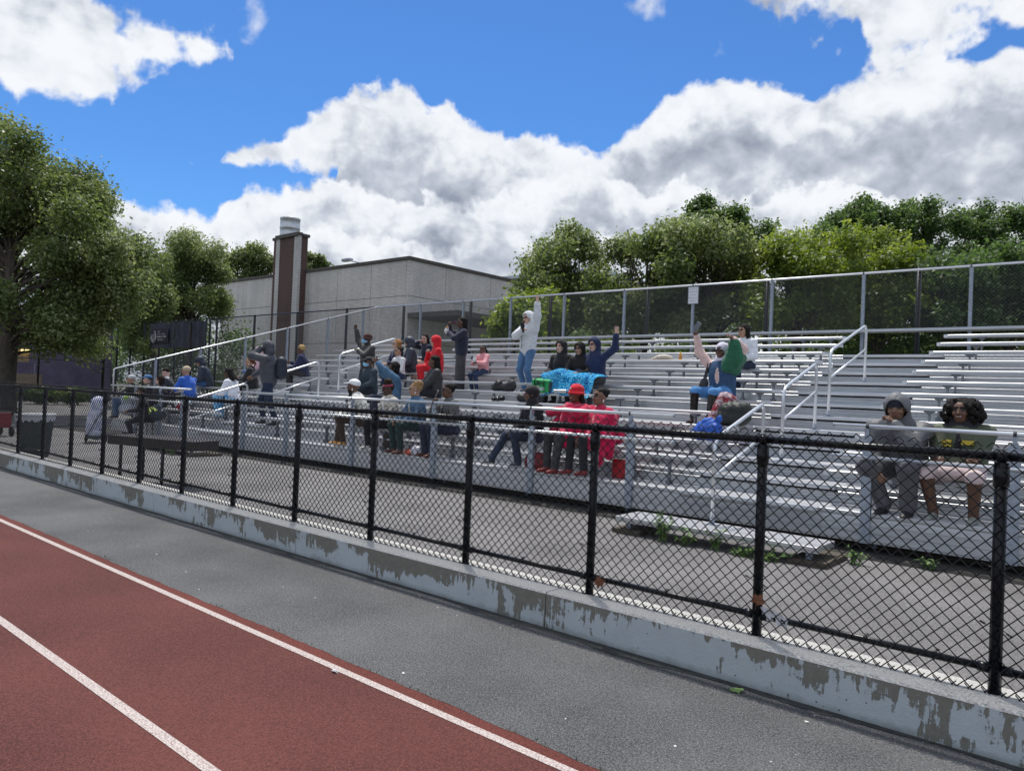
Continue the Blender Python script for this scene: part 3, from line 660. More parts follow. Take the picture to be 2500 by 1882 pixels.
text('banner_lettering', 'Brooklyn, NY 11203', .125, Matrix.Translation((-38.52, 13.06, 3.59)) @ Matrix.Rotation(math.pi/2, 4, 'X'), PR, bn, .001, bold=.002)
# tall cage fence closing the yard at the far left
root = thing('cage_fence', (-46, 5, -.18), 'tall black cage fence in front of the purple wall at the far left', 'fence', absolute=True)
netc = chainlink('chain_link_net', 3.3, 4.3, .11, .003, 3, .002)
for k in range(8):
    y = YF-.1-3.3*k
    o = link('fence_post', bp_, BLACK, root); o.location = (-46.1, y, 0)
    o = link('chain_link_net', netc, BNET, root); o.location = (-46.05, y-3.3, -.1); o.rotation_euler = (0, 0, math.pi/2)
for z in (4.3, 2.3, .25): MB().tube([(-46.1, YF, z), (-46.1, YF-26, z)], .026, 8).build('fence_rail', BLACK, root, True)
# the far left: purple wall below tan brick with a wall lamp
root = thing('purple_building', (-52, 0, -.18), 'low building at the far left with purple base and tan brick, behind the big tree', 'building', absolute=True)
PUR = mat('purple_paint', (.085, .070, .13), .7, col2=(.15, .13, .21), vscale=1.4, detail=7, bump=.004, bscale=5)
def brickmat(name, c1, c2, mor, sc=1.0, axis='X', bw=.21, bh=.075, ms=.012, bump=.004):
    m = mat(name, c1, .85); n, l, b = nodes_of(m)
    geo = n.new('ShaderNodeNewGeometry'); sx = n.new('ShaderNodeSeparateXYZ'); l.new(geo.outputs['Position'], sx.inputs[0])
    cb = n.new('ShaderNodeCombineXYZ'); ad = n.new('ShaderNodeMath'); ad.operation = 'ADD'; l.new(sx.outputs[0], ad.inputs[0]); l.new(sx.outputs[1], ad.inputs[1])
    l.new(ad.outputs[0], cb.inputs[0]); l.new(sx.outputs[2], cb.inputs[1])
    t = n.new('ShaderNodeTexBrick'); l.new(cb.outputs[0], t.inputs[0]); t.inputs['Scale'].default_value = 1; t.inputs['Brick Width'].default_value = bw*sc; t.inputs['Row Height'].default_value = bh*sc
    t.inputs['Mortar Size'].default_value = ms*sc; t.inputs['Color1'].default_value = (*c1, 1); t.inputs['Color2'].default_value = (*c2, 1); t.inputs['Mortar'].default_value = (*mor, 1)
    no = n.new('ShaderNodeTexNoise'); no.inputs['Scale'].default_value = .35; no.inputs['Detail'].default_value = 7; l.new(geo.outputs['Position'], no.inputs['Vector'])
    mr = n.new('ShaderNodeMapRange'); mr.inputs[1].default_value = .3; mr.inputs[2].default_value = .7; mr.inputs[3].default_value = .86; mr.inputs[4].default_value = 1.08; l.new(no.outputs[0], mr.inputs[0])
    # rain streaks
    mp = n.new('ShaderNodeMapping'); mp.inputs['Scale'].default_value = (1.1, 1.1, .10); l.new(geo.outputs['Position'], mp.inputs[0])
    n2 = n.new('ShaderNodeTexNoise'); n2.inputs['Scale'].default_value = 1.6; n2.inputs['Detail'].default_value = 6; l.new(mp.outputs[0], n2.inputs['Vector'])
    m2 = n.new('ShaderNodeMapRange'); m2.inputs[1].default_value = .35; m2.inputs[2].default_value = .6; m2.inputs[3].default_value = .90; m2.inputs[4].default_value = 1.0; l.new(n2.outputs[0], m2.inputs[0])
    mm = n.new('ShaderNodeMath'); mm.operation = 'MULTIPLY'; l.new(mr.outputs[0], mm.inputs[0]); l.new(m2.outputs[0], mm.inputs[1])
    v = n.new('ShaderNodeVectorMath'); v.operation = 'SCALE'; l.new(t.outputs['Color'], v.inputs[0]); l.new(mm.outputs[0], v.inputs['Scale']); l.new(v.outputs[0], b.inputs['Base Color'])
    bp = n.new('ShaderNodeBump'); bp.inputs['Distance'].default_value = bump; bp.invert = True; l.new(t.outputs['Fac'], bp.inputs['Height']); l.new(bp.outputs[0], b.inputs['Normal'])
    return m
TANB = brickmat('tan_brick', (.30, .22, .15), (.38, .29, .20), (.20, .17, .14))
MB().box((-60, -22, -.2), (-52, 16, 2.15)).build('purple_base', PUR, root)
MB().box((-60, -22, 2.15), (-52.02, 11.2, 4.75)).build('brick_upper', TANB, root); MB().box((-60, 11.2, 2.15), (-52.0, 16, 4.75)).build('purple_upper', PUR, root)
MB().box((-60.2, -22.2, 4.75), (-51.8, 16.2, 4.95)).build('roof_edge', mat('dark_coping', (.07, .06, .06), .7), root)
for y in (-6, -2.5, 1, 4.5, 8, 11.5): MB().box((-52.0, y, -.15), (-51.97, y+.05, 2.13)).build('panel_joint', mat('purple_trim', (.30, .28, .36), .7) if y == -6 else bpy.data.materials['purple_trim'], root)
w0 = at(62, 932, X=-51.9); MB().box((-52.0, w0[1]-1.0, .55), (-51.96, w0[1]+.9, 1.45)).build('bricked_window', TANB, root)
l0 = at(62, 857, X=-51.9); lp = MB(); lp.box((-51.98, l0[1]-.22, l0[2]-.09), (-51.72, l0[1]+.22, l0[2]+.09)); lo_ = lp.build('wall_lamp', mat('lit_lamp_glass', (.8, .7, .4), .4, emit=((1.0, .75, .30), 2.2)), root); MB().box((-52.0, l0[1]-.25, l0[2]+.09), (-51.70, l0[1]+.25, l0[2]+.13)).build('lamp_hood', DARKIN, lo_ if False else root)

# ------------------------------------------------------------------ pale brick hall with the chimney
YW, XC = 30.0, -38.81
HZ = 10.45
root = thing('brick_hall', (XC, YW, -.18), 'big pale brick windowless hall with dark roof edge behind the bleachers', 'building', absolute=True)
PBR = brickmat('pale_grey_brick', (.64, .605, .56), (.76, .72, .67), (.42, .40, .38), 1.25)
DK = mat('dark_coping_stone', (.085, .075, .065), .8, var=.2, vscale=3)
xl = -64.3
JZ = [-.2, 4.75, 7.95, HZ]
JX = [xl, -59.6, -50.9, -47.2, -43.2, XC+.0]
def panelwall(axis, marks, fixed, depth):
    for a, b in zip(marks, marks[1:]):
        for z0, z1 in zip(JZ, JZ[1:]):
            g = .018; rv = 0
            if axis == 'x': MB().box((a+g, fixed, z0+g), (b-g, fixed+depth, z1-g)).build('wall_panel', PBR, root)
            else: MB().box((fixed-depth, a+g, z0+g), (fixed, b-g, z1-g)).build('wall_panel', PBR, root)
MB().box((xl+.05, YW+.05, -.2), (XC-.05, 56, HZ-.05)).build('inner_wall', mat('joint_shadow_grey', (.10, .10, .10), .9), root)
JX2 = [xl, -60.5, -56.0, -50.6, -46.9, -42.9, XC-.30]
panelwall('x', JX2, YW, .3)
panelwall('y', [YW+.0, 33.6, 38.5, 44.5, 51, 56], XC, .3)
MB().box((xl-.12, YW-.12, HZ), (XC+.12, 56, HZ+.22)).build('roof_coping', DK, root)
# low dark canopy on the right side
c0 = at(1010, 763, Y=YW-3)
zc = at(1060, 760, Y=YW)[2]; xc_ = at(1116, 762, Y=YW)[0]
MB().box((XC+.02, YW+.02, zc-.34), (xc_, 47, zc)).build('canopy_slab', DK, root)
# roof lamp
rl = at(855, 637, Y=YW+3)
lampr = thing('roof_floodlight', (rl[0]+1.1, YW+3, HZ), 'small grey floodlight on a bent arm above the roof edge of the brick hall', 'lamp', absolute=True)
rail_ = MB().tube(arc([(rl[0]+1.6, YW+3, HZ-.2), (rl[0]+1.6, YW+3, rl[2]-.35), (rl[0]+.1, YW+3, rl[2])], .12), .05, 8).build('lamp_arm', GALV, lampr, True)
MB().box((rl[0]-.95, YW+2.8, rl[2]-.02), (rl[0]+.15, YW+3.2, rl[2]+.22)).build('lamp_head', mat('lamp_grey', (.45, .47, .5), .4, .3), lampr, bevel=.05)
# low metal-roofed wing behind it
wr = at(1215, 672, Y=48)
wing = thing('metal_roof_wing', (wr[0]+7, 52, 0), 'wing with pale metal roof edge and dark ribbed cladding behind the brick hall', 'building', absolute=True)
z0 = at(1290, 672, Y=58)[2]; xw0 = at(1180, 672, Y=58)[0]
MB().box((xw0, 58, z0-3.2), (xw0+16, 66, z0-.35)).build('cladding', DARKIN, wing)
for k in range(48): MB().box((xw0+.33*k, 57.93, z0-3.2), (xw0+.33*k+.14, 58.0, z0-.35)).build('cladding_rib', DARKIN, wing)
MB().box((xw0-.6, 57.4, z0-.35), (xw0+16, 67, z0)).build('roof_fascia', mat('pale_metal_roof', (.42, .45, .48), .4, .5), wing)
# chimney
CY0 = 29.35; CX0 = at(664.5, 700, Y=CY0)[0]; CX1 = at(728.5, 700, Y=CY0)[0]; CDY = max(.25, at(747, 700, X=CX1)[1]-CY0)
ct = at(705, 582, Y=29.35)[2]
chm = thing('brick_chimney', (-52.8, 29.4, -.18), 'dark red brick chimney with two pale stripes and a steel flue against the pale hall', 'chimney', absolute=True)
RBR = brickmat('dark_red_brick', (.105, .050, .040), (.135, .066, .052), (.095, .075, .068), 1.3)
WBR = brickmat('white_brick_stripe', (.62, .60, .57), (.70, .68, .65), (.34, .33, .32), 1.6)
SA, SB, SC_ = at(673.5, 700, Y=CY0)[0], at(682.5, 700, Y=CY0)[0], at(717.5, 700, Y=CY0)[0]
for a, b, pr in ((CX0, SA, 0), (SB, SC_, .10)):
    MB().box((a, CY0-pr, -.2), (b, CY0+CDY, ct)).build('brick_shaft', RBR, chm)
MB().box((SC_+.02, CY0+.105, -.2), (CX1, CY0+CDY, ct)).build('brick_shaft', RBR, chm)
MB().box((SA+.002, CY0-.14, -.2), (SB-.002, CY0+CDY-.05, ct+.02)).build('pale_stripe', WBR, chm)
MB().box((SC_+.002, CY0-.14, -.2), (CX1+.03, CY0+.10, ct+.02)).build('pale_stripe', WBR, chm)
MB().box((CX0-.12, CY0-.10, ct), (SA, CY0+CDY+.1, ct+.22)).build('cap_stone', DK, chm)
MB().box((SA+.01, CY0-.28, ct+.021), (CX1+.06, CY0+.20, ct+.30)).build('cap_stone', DK, chm)
MB().box((SA+.01, CY0+.21, ct), (CX1+.14, CY0+CDY+.1, ct+.22)).build('cap_stone', DK, chm)
FL = mat('flue_steel', (.55, .57, .59), .42, .7, var=.15, vscale=3)
mb = MB(); fr = .80; zb_ = ct+.28
mb.lathe([(fr+.1, zb_), (fr+.1, zb_+.12), (fr, zb_+.14), (fr, zb_+.75), (fr+.03, zb_+.77), (fr+.03, zb_+.85), (fr, zb_+.87), (fr, zb_+1.50), (fr+.03, zb_+1.52), (fr+.03, zb_+1.65), (fr-.02, zb_+1.65), (fr-.05, zb_+1.0)], 32, 0, (at(708, 560, Y=CY0+.9)[0], CY0+.9, 0))
mb.build('steel_flue', FL, chm, True)

# ------------------------------------------------------------------ trees
def leafmat(name, c1, c2, c3):
    m = bpy.data.materials.new(name); m.use_nodes = True; t = m.node_tree; n, l = t.nodes, t.links; b = n['Principled BSDF']
    a = n.new('ShaderNodeAttribute'); a.attribute_name = 'tint'
    r = n.new('ShaderNodeValToRGB'); l.new(a.outputs['Fac'], r.inputs[0])
    r.color_ramp.elements[0].color = (*c1, 1); r.color_ramp.elements[0].position = .1; r.color_ramp.elements[1].color = (*c3, 1); r.color_ramp.elements[1].position = .95
    q = r.color_ramp.elements.new(.6); q.color = (*c2, 1)
    l.new(r.outputs[0], b.inputs['Base Color']); b.inputs['Roughness'].default_value = .48; b.inputs['Specular IOR Level'].default_value = .45
    tr = n.new('ShaderNodeBsdfTranslucent'); mx = n.new('ShaderNodeMixShader'); mx.inputs[0].default_value = .45
    hs = n.new('ShaderNodeHueSaturation'); hs.inputs['Hue'].default_value = .485; hs.inputs['Saturation'].default_value = 1.15; hs.inputs['Value'].default_value = 1.7; l.new(r.outputs[0], hs.inputs['Color']); l.new(hs.outputs[0], tr.inputs[0])
    l.new(b.outputs[0], mx.inputs[1]); l.new(tr.outputs[0], mx.inputs[2]); l.new(mx.outputs[0], n['Material Output'].inputs[0]); return m
LF1 = leafmat('plane_tree_leaves', (.075, .110, .034), (.140, .190, .065), (.32, .36, .20))
LF2 = leafmat('bright_leaves', (.085, .130, .022), (.155, .220, .045), (.28, .34, .10))
LF3 = leafmat('dark_leaves', (.045, .085, .026), (.085, .145, .045), (.16, .24, .09))
BARK = mat('bark', (.045, .036, .028), .9, col2=(.11, .092, .072), vscale=9, stretch=(1, 1, .25), bump=.02, bscale=9)
BARK2 = mat('pale_bark', (.12, .10, .085), .9, col2=(.22, .20, .17), vscale=9, stretch=(1, 1, .25), bump=.015, bscale=9)
def crown_mesh(clumps, nleaf, size, seed, spread):
    rg = np.random.default_rng(seed); cl = np.array([c[:3] for c in clumps]); rad = np.array([c[3] for c in clumps])
    wt = rad**2; wt /= wt.sum(); idx = rg.choice(len(cl), nleaf, p=wt)
    d = rg.normal(size=(nleaf, 3)); d /= np.linalg.norm(d, axis=1)[:, None]
    rr = rg.random(nleaf)**.45
    ctr = cl[idx]+d*rr[:, None]*rad[idx][:, None]*np.array([1, 1, .78])
    ctr += rg.normal(size=(nleaf, 3))*spread
    # leaf orientation: loosely facing up and out
    nrm = d*.55+np.array([0, 0, .55])+rg.normal(size=(nleaf, 3))*.55; nrm /= np.linalg.norm(nrm, axis=1)[:, None]
    t = np.cross(nrm, rg.normal(size=(nleaf, 3))); t /= np.linalg.norm(t, axis=1)[:, None]; b = np.cross(nrm, t)
    s = size*rg.uniform(.6, 1.25, nleaf)[:, None]
    V = np.stack([ctr-t*s, ctr+b*s*.62+nrm*s*.18, ctr+t*s*1.1, ctr-b*s*.62+nrm*s*.18], 1).reshape(-1, 3)
    me = bpy.data.meshes.new('crown'); me.vertices.add(nleaf*4); me.vertices.foreach_set('co', V.reshape(-1))
    me.loops.add(nleaf*4); me.loops.foreach_set('vertex_index', np.arange(nleaf*4, dtype=np.int32))
    me.polygons.add(nleaf); me.polygons.foreach_set('loop_start', np.arange(0, nleaf*4, 4, dtype=np.int32)); me.update(calc_edges=True)
    at_ = me.attributes.new('tint', 'FLOAT', 'FACE'); ct_ = rg.random(len(cl))[idx]*.45+rg.random(nleaf)*.55
    at_.data.foreach_set('value', ct_.astype(np.float32)); return me
def limbs(mb, trunk_top, clumps, base_r, seed, lean=(0, 0), lowr=.45):
    rg = random.Random(seed); H = trunk_top
    for (x, y, z, r) in clumps:
        zt = min(z*.75, H*rg.uniform(.55, 1.0)); f = zt/H
        s = np.array([lean[0]*f, lean[1]*f, zt]); e_ = np.array([x, y, z]); m_ = s*.5+e_*.5+np.array([rg.uniform(-.3, .3), rg.uniform(-.3, .3), rg.uniform(.0, .6)])
        P = [s, s*.72+m_*.28+np.array([0, 0, .1]), m_, m_*.4+e_*.6+np.array([rg.uniform(-.2, .2), rg.uniform(-.2, .2), 0]), e_]
        r0 = base_r*(1-f*.55)*(.42 if len(clumps) < 100 else .24); mb.tube(P, [r0, r0*.75, r0*.5, r0*.28, r0*.08], 6, False)
        for _ in range(3):
            a = np.array([rg.gauss(0, 1), rg.gauss(0, 1), rg.gauss(.3, .8)]); a = a/np.linalg.norm(a)*r*rg.uniform(.7, 1.05)
            mb.tube([m_*.45+e_*.55, e_*.8+m_*.2+a*.4, e_+a], [r0*.28, r0*.16, r0*.05], 4, False)
def clumpset(n, rx, ry, z0, z1, seed, shape=1.0, cr=(.9, 1.5), top=.5):
    rg = random.Random(seed); out_ = []
    while len(out_) < n:
        a = rg.random()*2*math.pi; h = rg.random(); env = math.sin(math.pi*min(1, (h*.86+.14)))**shape
        q = math.sqrt(rg.random())*.9+.1
        x, y, z = rx*env*q*math.cos(a), ry*env*q*math.sin(a), z0+(z1-z0)*h
        out_.append((x, y, z, rg.uniform(*cr)*(1-.35*h*top)))
    return out_
def tree(loc, H, clumps, nleaf, size, lm, bm, tr, label, name='broadleaf_tree', seed=1, group=None, spread=.12, trunkh=None, lean=(0, 0)):
    t = thing(name, loc, label, 'tree', group)
    th = trunkh or H*.7
    mb = MB(); n = 8
    mb.tube([(lean[0]*k/n+.05*math.sin(k*1.3+seed), lean[1]*k/n+.05*math.cos(k+seed), th*k/n-.3*(k == 0)) for k in range(n+1)], [tr*(1.25 if k == 0 else 1)*(1-.8*k/n) for k in range(n+1)], 10)
    mb.build('trunk', bm, t, True)
    mb = MB(); limbs(mb, th, clumps, tr, seed, lean); mb.build('limbs', bm, t, True)
    cr = link('crown', crown_mesh(clumps, nleaf, size, seed, spread), lm, t)
    return t
def copytree(t, loc, rz, sc, label, group=None):
    c = t.copy(); C.objects.link(c); c.location = loc; c.rotation_euler = (0, 0, rz); c.scale = sc; c['label'] = label
    for ch in list(t.children):
        d = ch.copy(); C.objects.link(d); d.parent = c
    return c
G = -.18
# big plane tree at the left: broad crown, low hanging skirt on its right
TX, TY = -32.4, 4.6
def inpoly(x, y, P):
    c = False
    for (x0, y0), (x1, y1) in zip(P, P[1:]+P[:1]):
        if (y0 > y) != (y1 > y) and x < (x1-x0)*(y-y0)/(y1-y0)+x0: c = not c
    return c
def crown_clumps(n, outline, depth, thick, seed, cr, loc):      # clumps filling a crown of the given height, spread and thickness
    rg = random.Random(seed); out_ = []; xs0 = [p[0] for p in outline]; ys0 = [p[1] for p in outline]
    while len(out_) < n:
        px, py = rg.uniform(min(xs0), max(xs0)), rg.uniform(min(ys0), max(ys0))
        if not inpoly(px, py, outline): continue
        d = _f+(px-1250)/F*_r-(py-941)/F*_u; q = CAM+d*(depth+rg.gauss(0, .45)*thick); r = rg.uniform(*cr)
        out_.append((q[0]-loc[0], q[1]-loc[1], q[2]-loc[2], r))
    return out_
ol = [(-330, 470), (-190, 330), (-60, 285), (20, 285), (62, 310), (80, 350), (150, 390), (200, 410), (225, 430), (220, 480), (300, 480), (322, 500), (310, 560), (340, 610), (385, 690), (395, 745), (330, 770), (250, 790), (245, 850), (215, 865), (150, 830), (110, 850), (95, 800), (55, 730), (-30, 740), (-100, 800), (-300, 790)]
cl = crown_clumps(140, ol, 28.5, 3.2, 3, (.42, .88), (TX, TY, G))
tree((TX, TY, G), 12, cl, 165000, .075, LF1, BARK, .42, 'huge spreading plane tree with thick dark trunk at the left edge', 'plane_tree', 3, None, .22, 8.5)
def treepoly(label, outline, depth, n, leaves, lsz, lm, bm, tr, seed, cr=(.5, .9), thick=3.0, group=None, name='broadleaf_tree', base=None, spread=.14):
    k_ = 2500/2212.0; ol_ = [(x*k_, y*k_) for x, y in outline]; bx = base*k_ if base else sum(p[0] for p in ol_)/len(ol_)
    d = _f+(bx-1250)/F*_r; q = CAM+d*depth; loc = (q[0], q[1], G); c_ = crown_clumps(n, ol_, depth, thick, seed, cr, loc)
    H_ = max(p[2] for p in c_); return tree(loc, H_, c_, leaves, lsz, lm, bm, tr, label, name, seed, group, spread, H_*.78)
GA, GB, GC = 'trees by the brick hall', 'row of trees behind the bleachers', 'tall thin trees behind the row'
treepoly('open branched tree just left of the pale brick hall', [(335, 575), (345, 525), (400, 505), (440, 520), (480, 545), (487, 600), (480, 680), (330, 690)], 47, 60, 42000, .08, LF1, BARK, .26, 8, (.5, 1.0), 2.4, GA, base=405)
treepoly('leafy tree between the huge plane tree and the open branched tree', [(275, 640), (285, 590), (315, 560), (345, 560), (365, 620), (360, 740), (290, 760)], 42, 40, 34000, .075, LF1, BARK, .22, 9, (.5, .9), 2.4, GA, base=330)
treepoly('distant tree top showing immediately left of the chimney', [(478, 610), (482, 560), (520, 535), (560, 540), (588, 530), (592, 610)], 75, 26, 9000, .17, LF1, BARK, .3, 10, (.8, 1.3), 3, GA)
treepoly('distant tree top showing immediately right of the chimney above the roof', [(652, 615), (655, 548), (690, 560), (712, 578), (712, 600)], 78, 16, 5000, .17, LF1, BARK, .3, 11, (.6, .9), 2, GA)
for k, (lab, ol_, dep, n_, lv, lm) in enumerate((
    ('rounded pale green tree with open twigs, leftmost of the row behind the bleachers', [(1135, 610), (1145, 545), (1180, 508), (1220, 497), (1262, 503), (1290, 525), (1305, 570), (1300, 700), (1140, 700), (1120, 650)], 31, 55, 17000, LF1),
    ('bushy tree second from the left in the row behind the bleachers', [(1270, 700), (1285, 545), (1330, 518), (1400, 505), (1440, 500), (1480, 515), (1500, 700)], 29, 60, 20000, LF1),
    ('tall full pale green tree behind the white rules sign', [(1435, 700), (1445, 510), (1490, 478), (1540, 480), (1600, 500), (1622, 550), (1645, 700)], 28, 64, 24000, LF1),
    ('yellow green tree right of the tall full pale green tree', [(1620, 700), (1635, 560), (1690, 525), (1755, 518), (1800, 540), (1810, 700)], 27, 56, 20000, LF2),
    ('broad yellow green tree in the middle right of the row', [(1780, 700), (1785, 535), (1850, 508), (1945, 502), (1985, 535), (2005, 700)], 28, 60, 22000, LF2),
    ('dark bushy tree at the right below the tall thin trees', [(1985, 700), (1985, 570), (2040, 545), (2110, 560), (2120, 700)], 27, 46, 16000, LF3),
    ('dark bushy tree near the right edge behind the back fence', [(2095, 700), (2100, 570), (2160, 540), (2250, 550), (2290, 700)], 26, 50, 17000, LF3),
    ('pale green tree outside the right edge behind the back fence', [(2270, 700), (2280, 560), (2360, 530), (2450, 560), (2470, 700)], 25, 40, 12000, LF1),
    ('small bushy tree at the right end of the brick hall', [(1100, 700), (1105, 660), (1150, 640), (1200, 620), (1210, 700)], 27, 26, 9000, LF2),
    ('low shrub in front of the brick hall behind the black fence', [(1065, 720), (1070, 690), (1100, 668), (1140, 660), (1150, 720)], 23, 14, 5000, LF2))):
    treepoly(lab, ol_, dep, n_, lv, .085, lm, BARK, .18 if k < 8 else .06, 40+k, (.42, .80) if k < 8 else (.3, .45), 2.6 if k < 8 else 1.2, GB)
for k, (lab, ol_, n_, lv) in enumerate((
    ('narrow dark tree top on the left of the pair above the pale green trees', [(1488, 500), (1495, 460), (1508, 434), (1522, 432), (1538, 452), (1535, 500)], 14, 3600),
    ('broader dark tree top beside the narrow one above the pale green trees', [(1545, 510), (1550, 455), (1580, 446), (1598, 470), (1618, 485), (1640, 450), (1660, 470), (1655, 540), (1600, 590), (1560, 560)], 34, 8000),
    ('tall dark leafy tree top left of the twiggy trees at the right', [(1768, 530), (1775, 495), (1805, 470), (1840, 446), (1870, 433), (1893, 446), (1898, 540)], 34, 9000),
    ('thin twiggy tall tree with gaps showing the sky', [(1900, 540), (1905, 470), (1930, 450), (1955, 435), (2000, 430), (2035, 458), (2040, 560)], 30, 6500),
    ('tall airy tree with pale forked limbs at the right', [(2040, 560), (2050, 480), (2080, 445), (2130, 437), (2165, 455), (2160, 600)], 30, 6500),
    ('tall airy dark tree cut by the right edge', [(2150, 600), (2155, 470), (2180, 455), (2212, 440), (2260, 450), (2300, 480), (2300, 600)], 34, 7500))):
    treepoly(lab, ol_, 44, int(n_*1.2), int(lv*1.7), .105, LF3, BARK2, .20, 60+k, (.32, .66), 2.2, GC, 'tall_tree', spread=.20)
# low hedge mass that closes the gaps far behind
hm = crown_mesh([(x, 27+random.uniform(-.6, 1.2), random.uniform(.5, 4.2), 1.5) for x in np.arange(-25, 12, .7)]+[(x, 19+random.uniform(-1.5, 3), random.uniform(.3, 5.2), 1.4) for x in np.arange(-75, -45, .5)], 95000, .10, 77, .4)
tag(link('undergrowth', hm, LF3), kind='stuff')
hm = crown_mesh([(x, 34+random.uniform(-.6, 1.2), random.uniform(.2, 6.5), 1.6) for x in np.arange(-30, 14, .45)], 60000, .15, 78, .4)
tag(link('undergrowth', hm, LF1), kind='stuff')
# bushes and weeds
def weed(loc, h, n, lm, label, seed, name='weed', w=.12):
    rg = random.Random(seed); t = thing(name, loc, label, 'plant', 'weeds growing under the bleachers')
    ml = MB(); ms = MB()
    for k in range(n):
        a = rg.random()*6.28; b_ = rg.uniform(.1, .8); tip = np.array([math.cos(a)*w*rg.random()*1.3, math.sin(a)*w*.6*rg.random(), h*rg.uniform(.35, 1)])
        base = np.array([rg.gauss(0, .03), rg.gauss(0, .02), 0]); ms.tube([base, base*.4+tip*.6+np.array([0, 0, .02]), tip], [.004, .003, .0015], 4, False)
        for j in range(9):
            f = rg.uniform(.3, 1.05); p = base+(tip-base)*f; d = np.array([rg.gauss(0, 1), rg.gauss(0, 1), rg.gauss(.1, .6)]); d /= np.linalg.norm(d); s = rg.uniform(.025, .06)
            sd = np.cross(d, [0, 0, 1.0]); sd /= np.linalg.norm(sd)+1e-9
            ml.add([p, p+d*s*.5+sd*s*.42, p+d*s*.75+sd*s*.18, p+d*s*1.3, p+d*s*.75-sd*s*.18, p+d*s*.5-sd*s*.42], [(0, 1, 2, 3), (0, 3, 4, 5)])
    o = link('leaves', ml.mesh('leaves'), lm, t); ms.build('stems', LEAFG, t)
WEEDM = mat('weed_green', (.075, .15, .03), .5, col2=(.16, .27, .07), vscale=14)
weed((-3.98, 3.0, G), .36, 16, WEEDM, 'bright green leafy weed, tallest one before the right aisle step', 1)
weed((-3.72, 3.02, G), .20, 12, WEEDM, 'low weed just right of the tallest weed at the right aisle step', 2)
weed((-3.38, 3.05, G), .22, 12, WEEDM, 'small weed with pale leaves beside the handrail foot of the right aisle', 3)
weed((-3.05, 3.0, G), .10, 10, WEEDM, 'tiny grassy weed under the middle of the right aisle step', 4)
weed((-2.12, 3.55, G), .20, 9, WEEDM, 'broad leafed weed at the right end of the right aisle step', 5, w=.1)
weed((-1.55, 3.9, G), .13, 9, WEEDM, 'small weed in the dark gap below the two seated people at the right', 6)
weed((-15.9, 2.95, G), .24, 22, WEEDM, 'dark green weed clump in front of the left aisle step', 7, w=.22)
weed((-15.45, 2.95, G), .30, 16, WEEDM, 'upright weed in front of the left aisle step near its right end', 8)
weed((-2.8, 3.0, G), .12, 14, WEEDM, 'flat grassy weed at the foot of the right aisle step', 9, w=.2)
# ------------------------------------------------------------------ implicit surfaces for bodies, cloth and bags
V3 = lambda *a: np.array(a, float)
def rotm(yaw=0, pitch=0, roll=0):        # columns = local axes; pitch > 0 looks down, yaw > 0 turns to own left (+x)
    cy, sy = math.cos(yaw), math.sin(yaw); cp, sp = math.cos(pitch), math.sin(pitch); cr, sr = math.cos(roll), math.sin(roll)
    Rz = np.array([[cy, -sy, 0], [sy, cy, 0], [0, 0, 1]]); Rx = np.array([[1, 0, 0], [0, cp, -sp], [0, sp, cp]]); Ry = np.array([[cr, 0, sr], [0, 1, 0], [-sr, 0, cr]])
    return Rz @ Rx @ Ry
class Blob:
    def __init__(s): s.p = []
    def cap(s, a, b, r1, r2=None, m=0, k=.03, fl=None, sub=False):      # tapered capsule; fl flattens along an axis vector (axis, factor)
        s.p.append(('c', np.array(a, float), np.array(b, float), r1, r2 if r2 is not None else r1, m, k, fl, sub)); return s
    def ell(s, c, r, m=0, k=.02, R=None, sub=False):
        s.p.append(('e', np.array(c, float), np.array(r, float), R, 0, m, k, None, sub)); return s
    def dist(s, q, P):
        if q[0] == 'c':
            a, b, r1, r2, fl = q[1], q[2], q[3], q[4], q[7]; X = P-a; ab = b-a
            t = np.clip(X@ab/(ab@ab+1e-12), 0, 1); D = X-t[..., None]*ab
            if fl is not None: D = D+(D@fl[0])[..., None]*fl[0]*(fl[1]-1)
            return np.sqrt((D*D).sum(-1))-(r1+(r2-r1)*t)
        X = P-q[1]
        if q[3] is not None: X = X@q[3]
        r = q[2]; k0 = np.sqrt(((X/r)**2).sum(-1)); k1 = np.sqrt(((X/(r*r))**2).sum(-1))+1e-9
        return k0*(k0-1)/k1
    def bb(s, q):
        if q[0] == 'c': R = max(q[3], q[4]); return np.minimum(q[1], q[2])-R, np.maximum(q[1], q[2])+R
        R = q[2] if q[3] is None else np.full(3, q[2].max()); return q[1]-R, q[1]+R
    def surf(s, h, disp=None):
        ad = [q for q in s.p if not q[8]]
        lo = np.min([s.bb(q)[0] for q in ad], 0)-3*h; hi = np.max([s.bb(q)[1] for q in ad], 0)+3*h
        n = np.ceil((hi-lo)/h).astype(int)+1; G_ = np.full(n, .5, np.float32)
        for q in s.p:
            a, b = s.bb(q); mg = max(q[6], .01)+3*h
            i0 = np.maximum(0, np.floor((a-mg-lo)/h).astype(int)); i1 = np.minimum(n, np.ceil((b+mg-lo)/h).astype(int)+1)
            if (i1 <= i0).any(): continue
            ax = [lo[d]+h*np.arange(i0[d], i1[d]) for d in range(3)]
            P = np.stack(np.meshgrid(*ax, indexing='ij'), -1); d = s.dist(q, P).astype(np.float32)
            sl_ = tuple(slice(i0[d_], i1[d_]) for d_ in range(3)); g = G_[sl_]
            if q[8]: g2 = np.maximum(g, -d)
            else:
                k = q[6]; hh = np.maximum(k-np.abs(g-d), 0)/k; g2 = np.minimum(g, d)-hh*hh*k*.25
            G_[sl_] = g2
        return nets(G_, lo, h)
    def matof(s, V):
        best = np.full(len(V), 9.0); mi = np.zeros(len(V), int)
        for q in s.p:
            if q[8]: continue
            d = s.dist(q, V); w = d < best; best[w] = d[w]; mi[w] = q[5]
        return mi
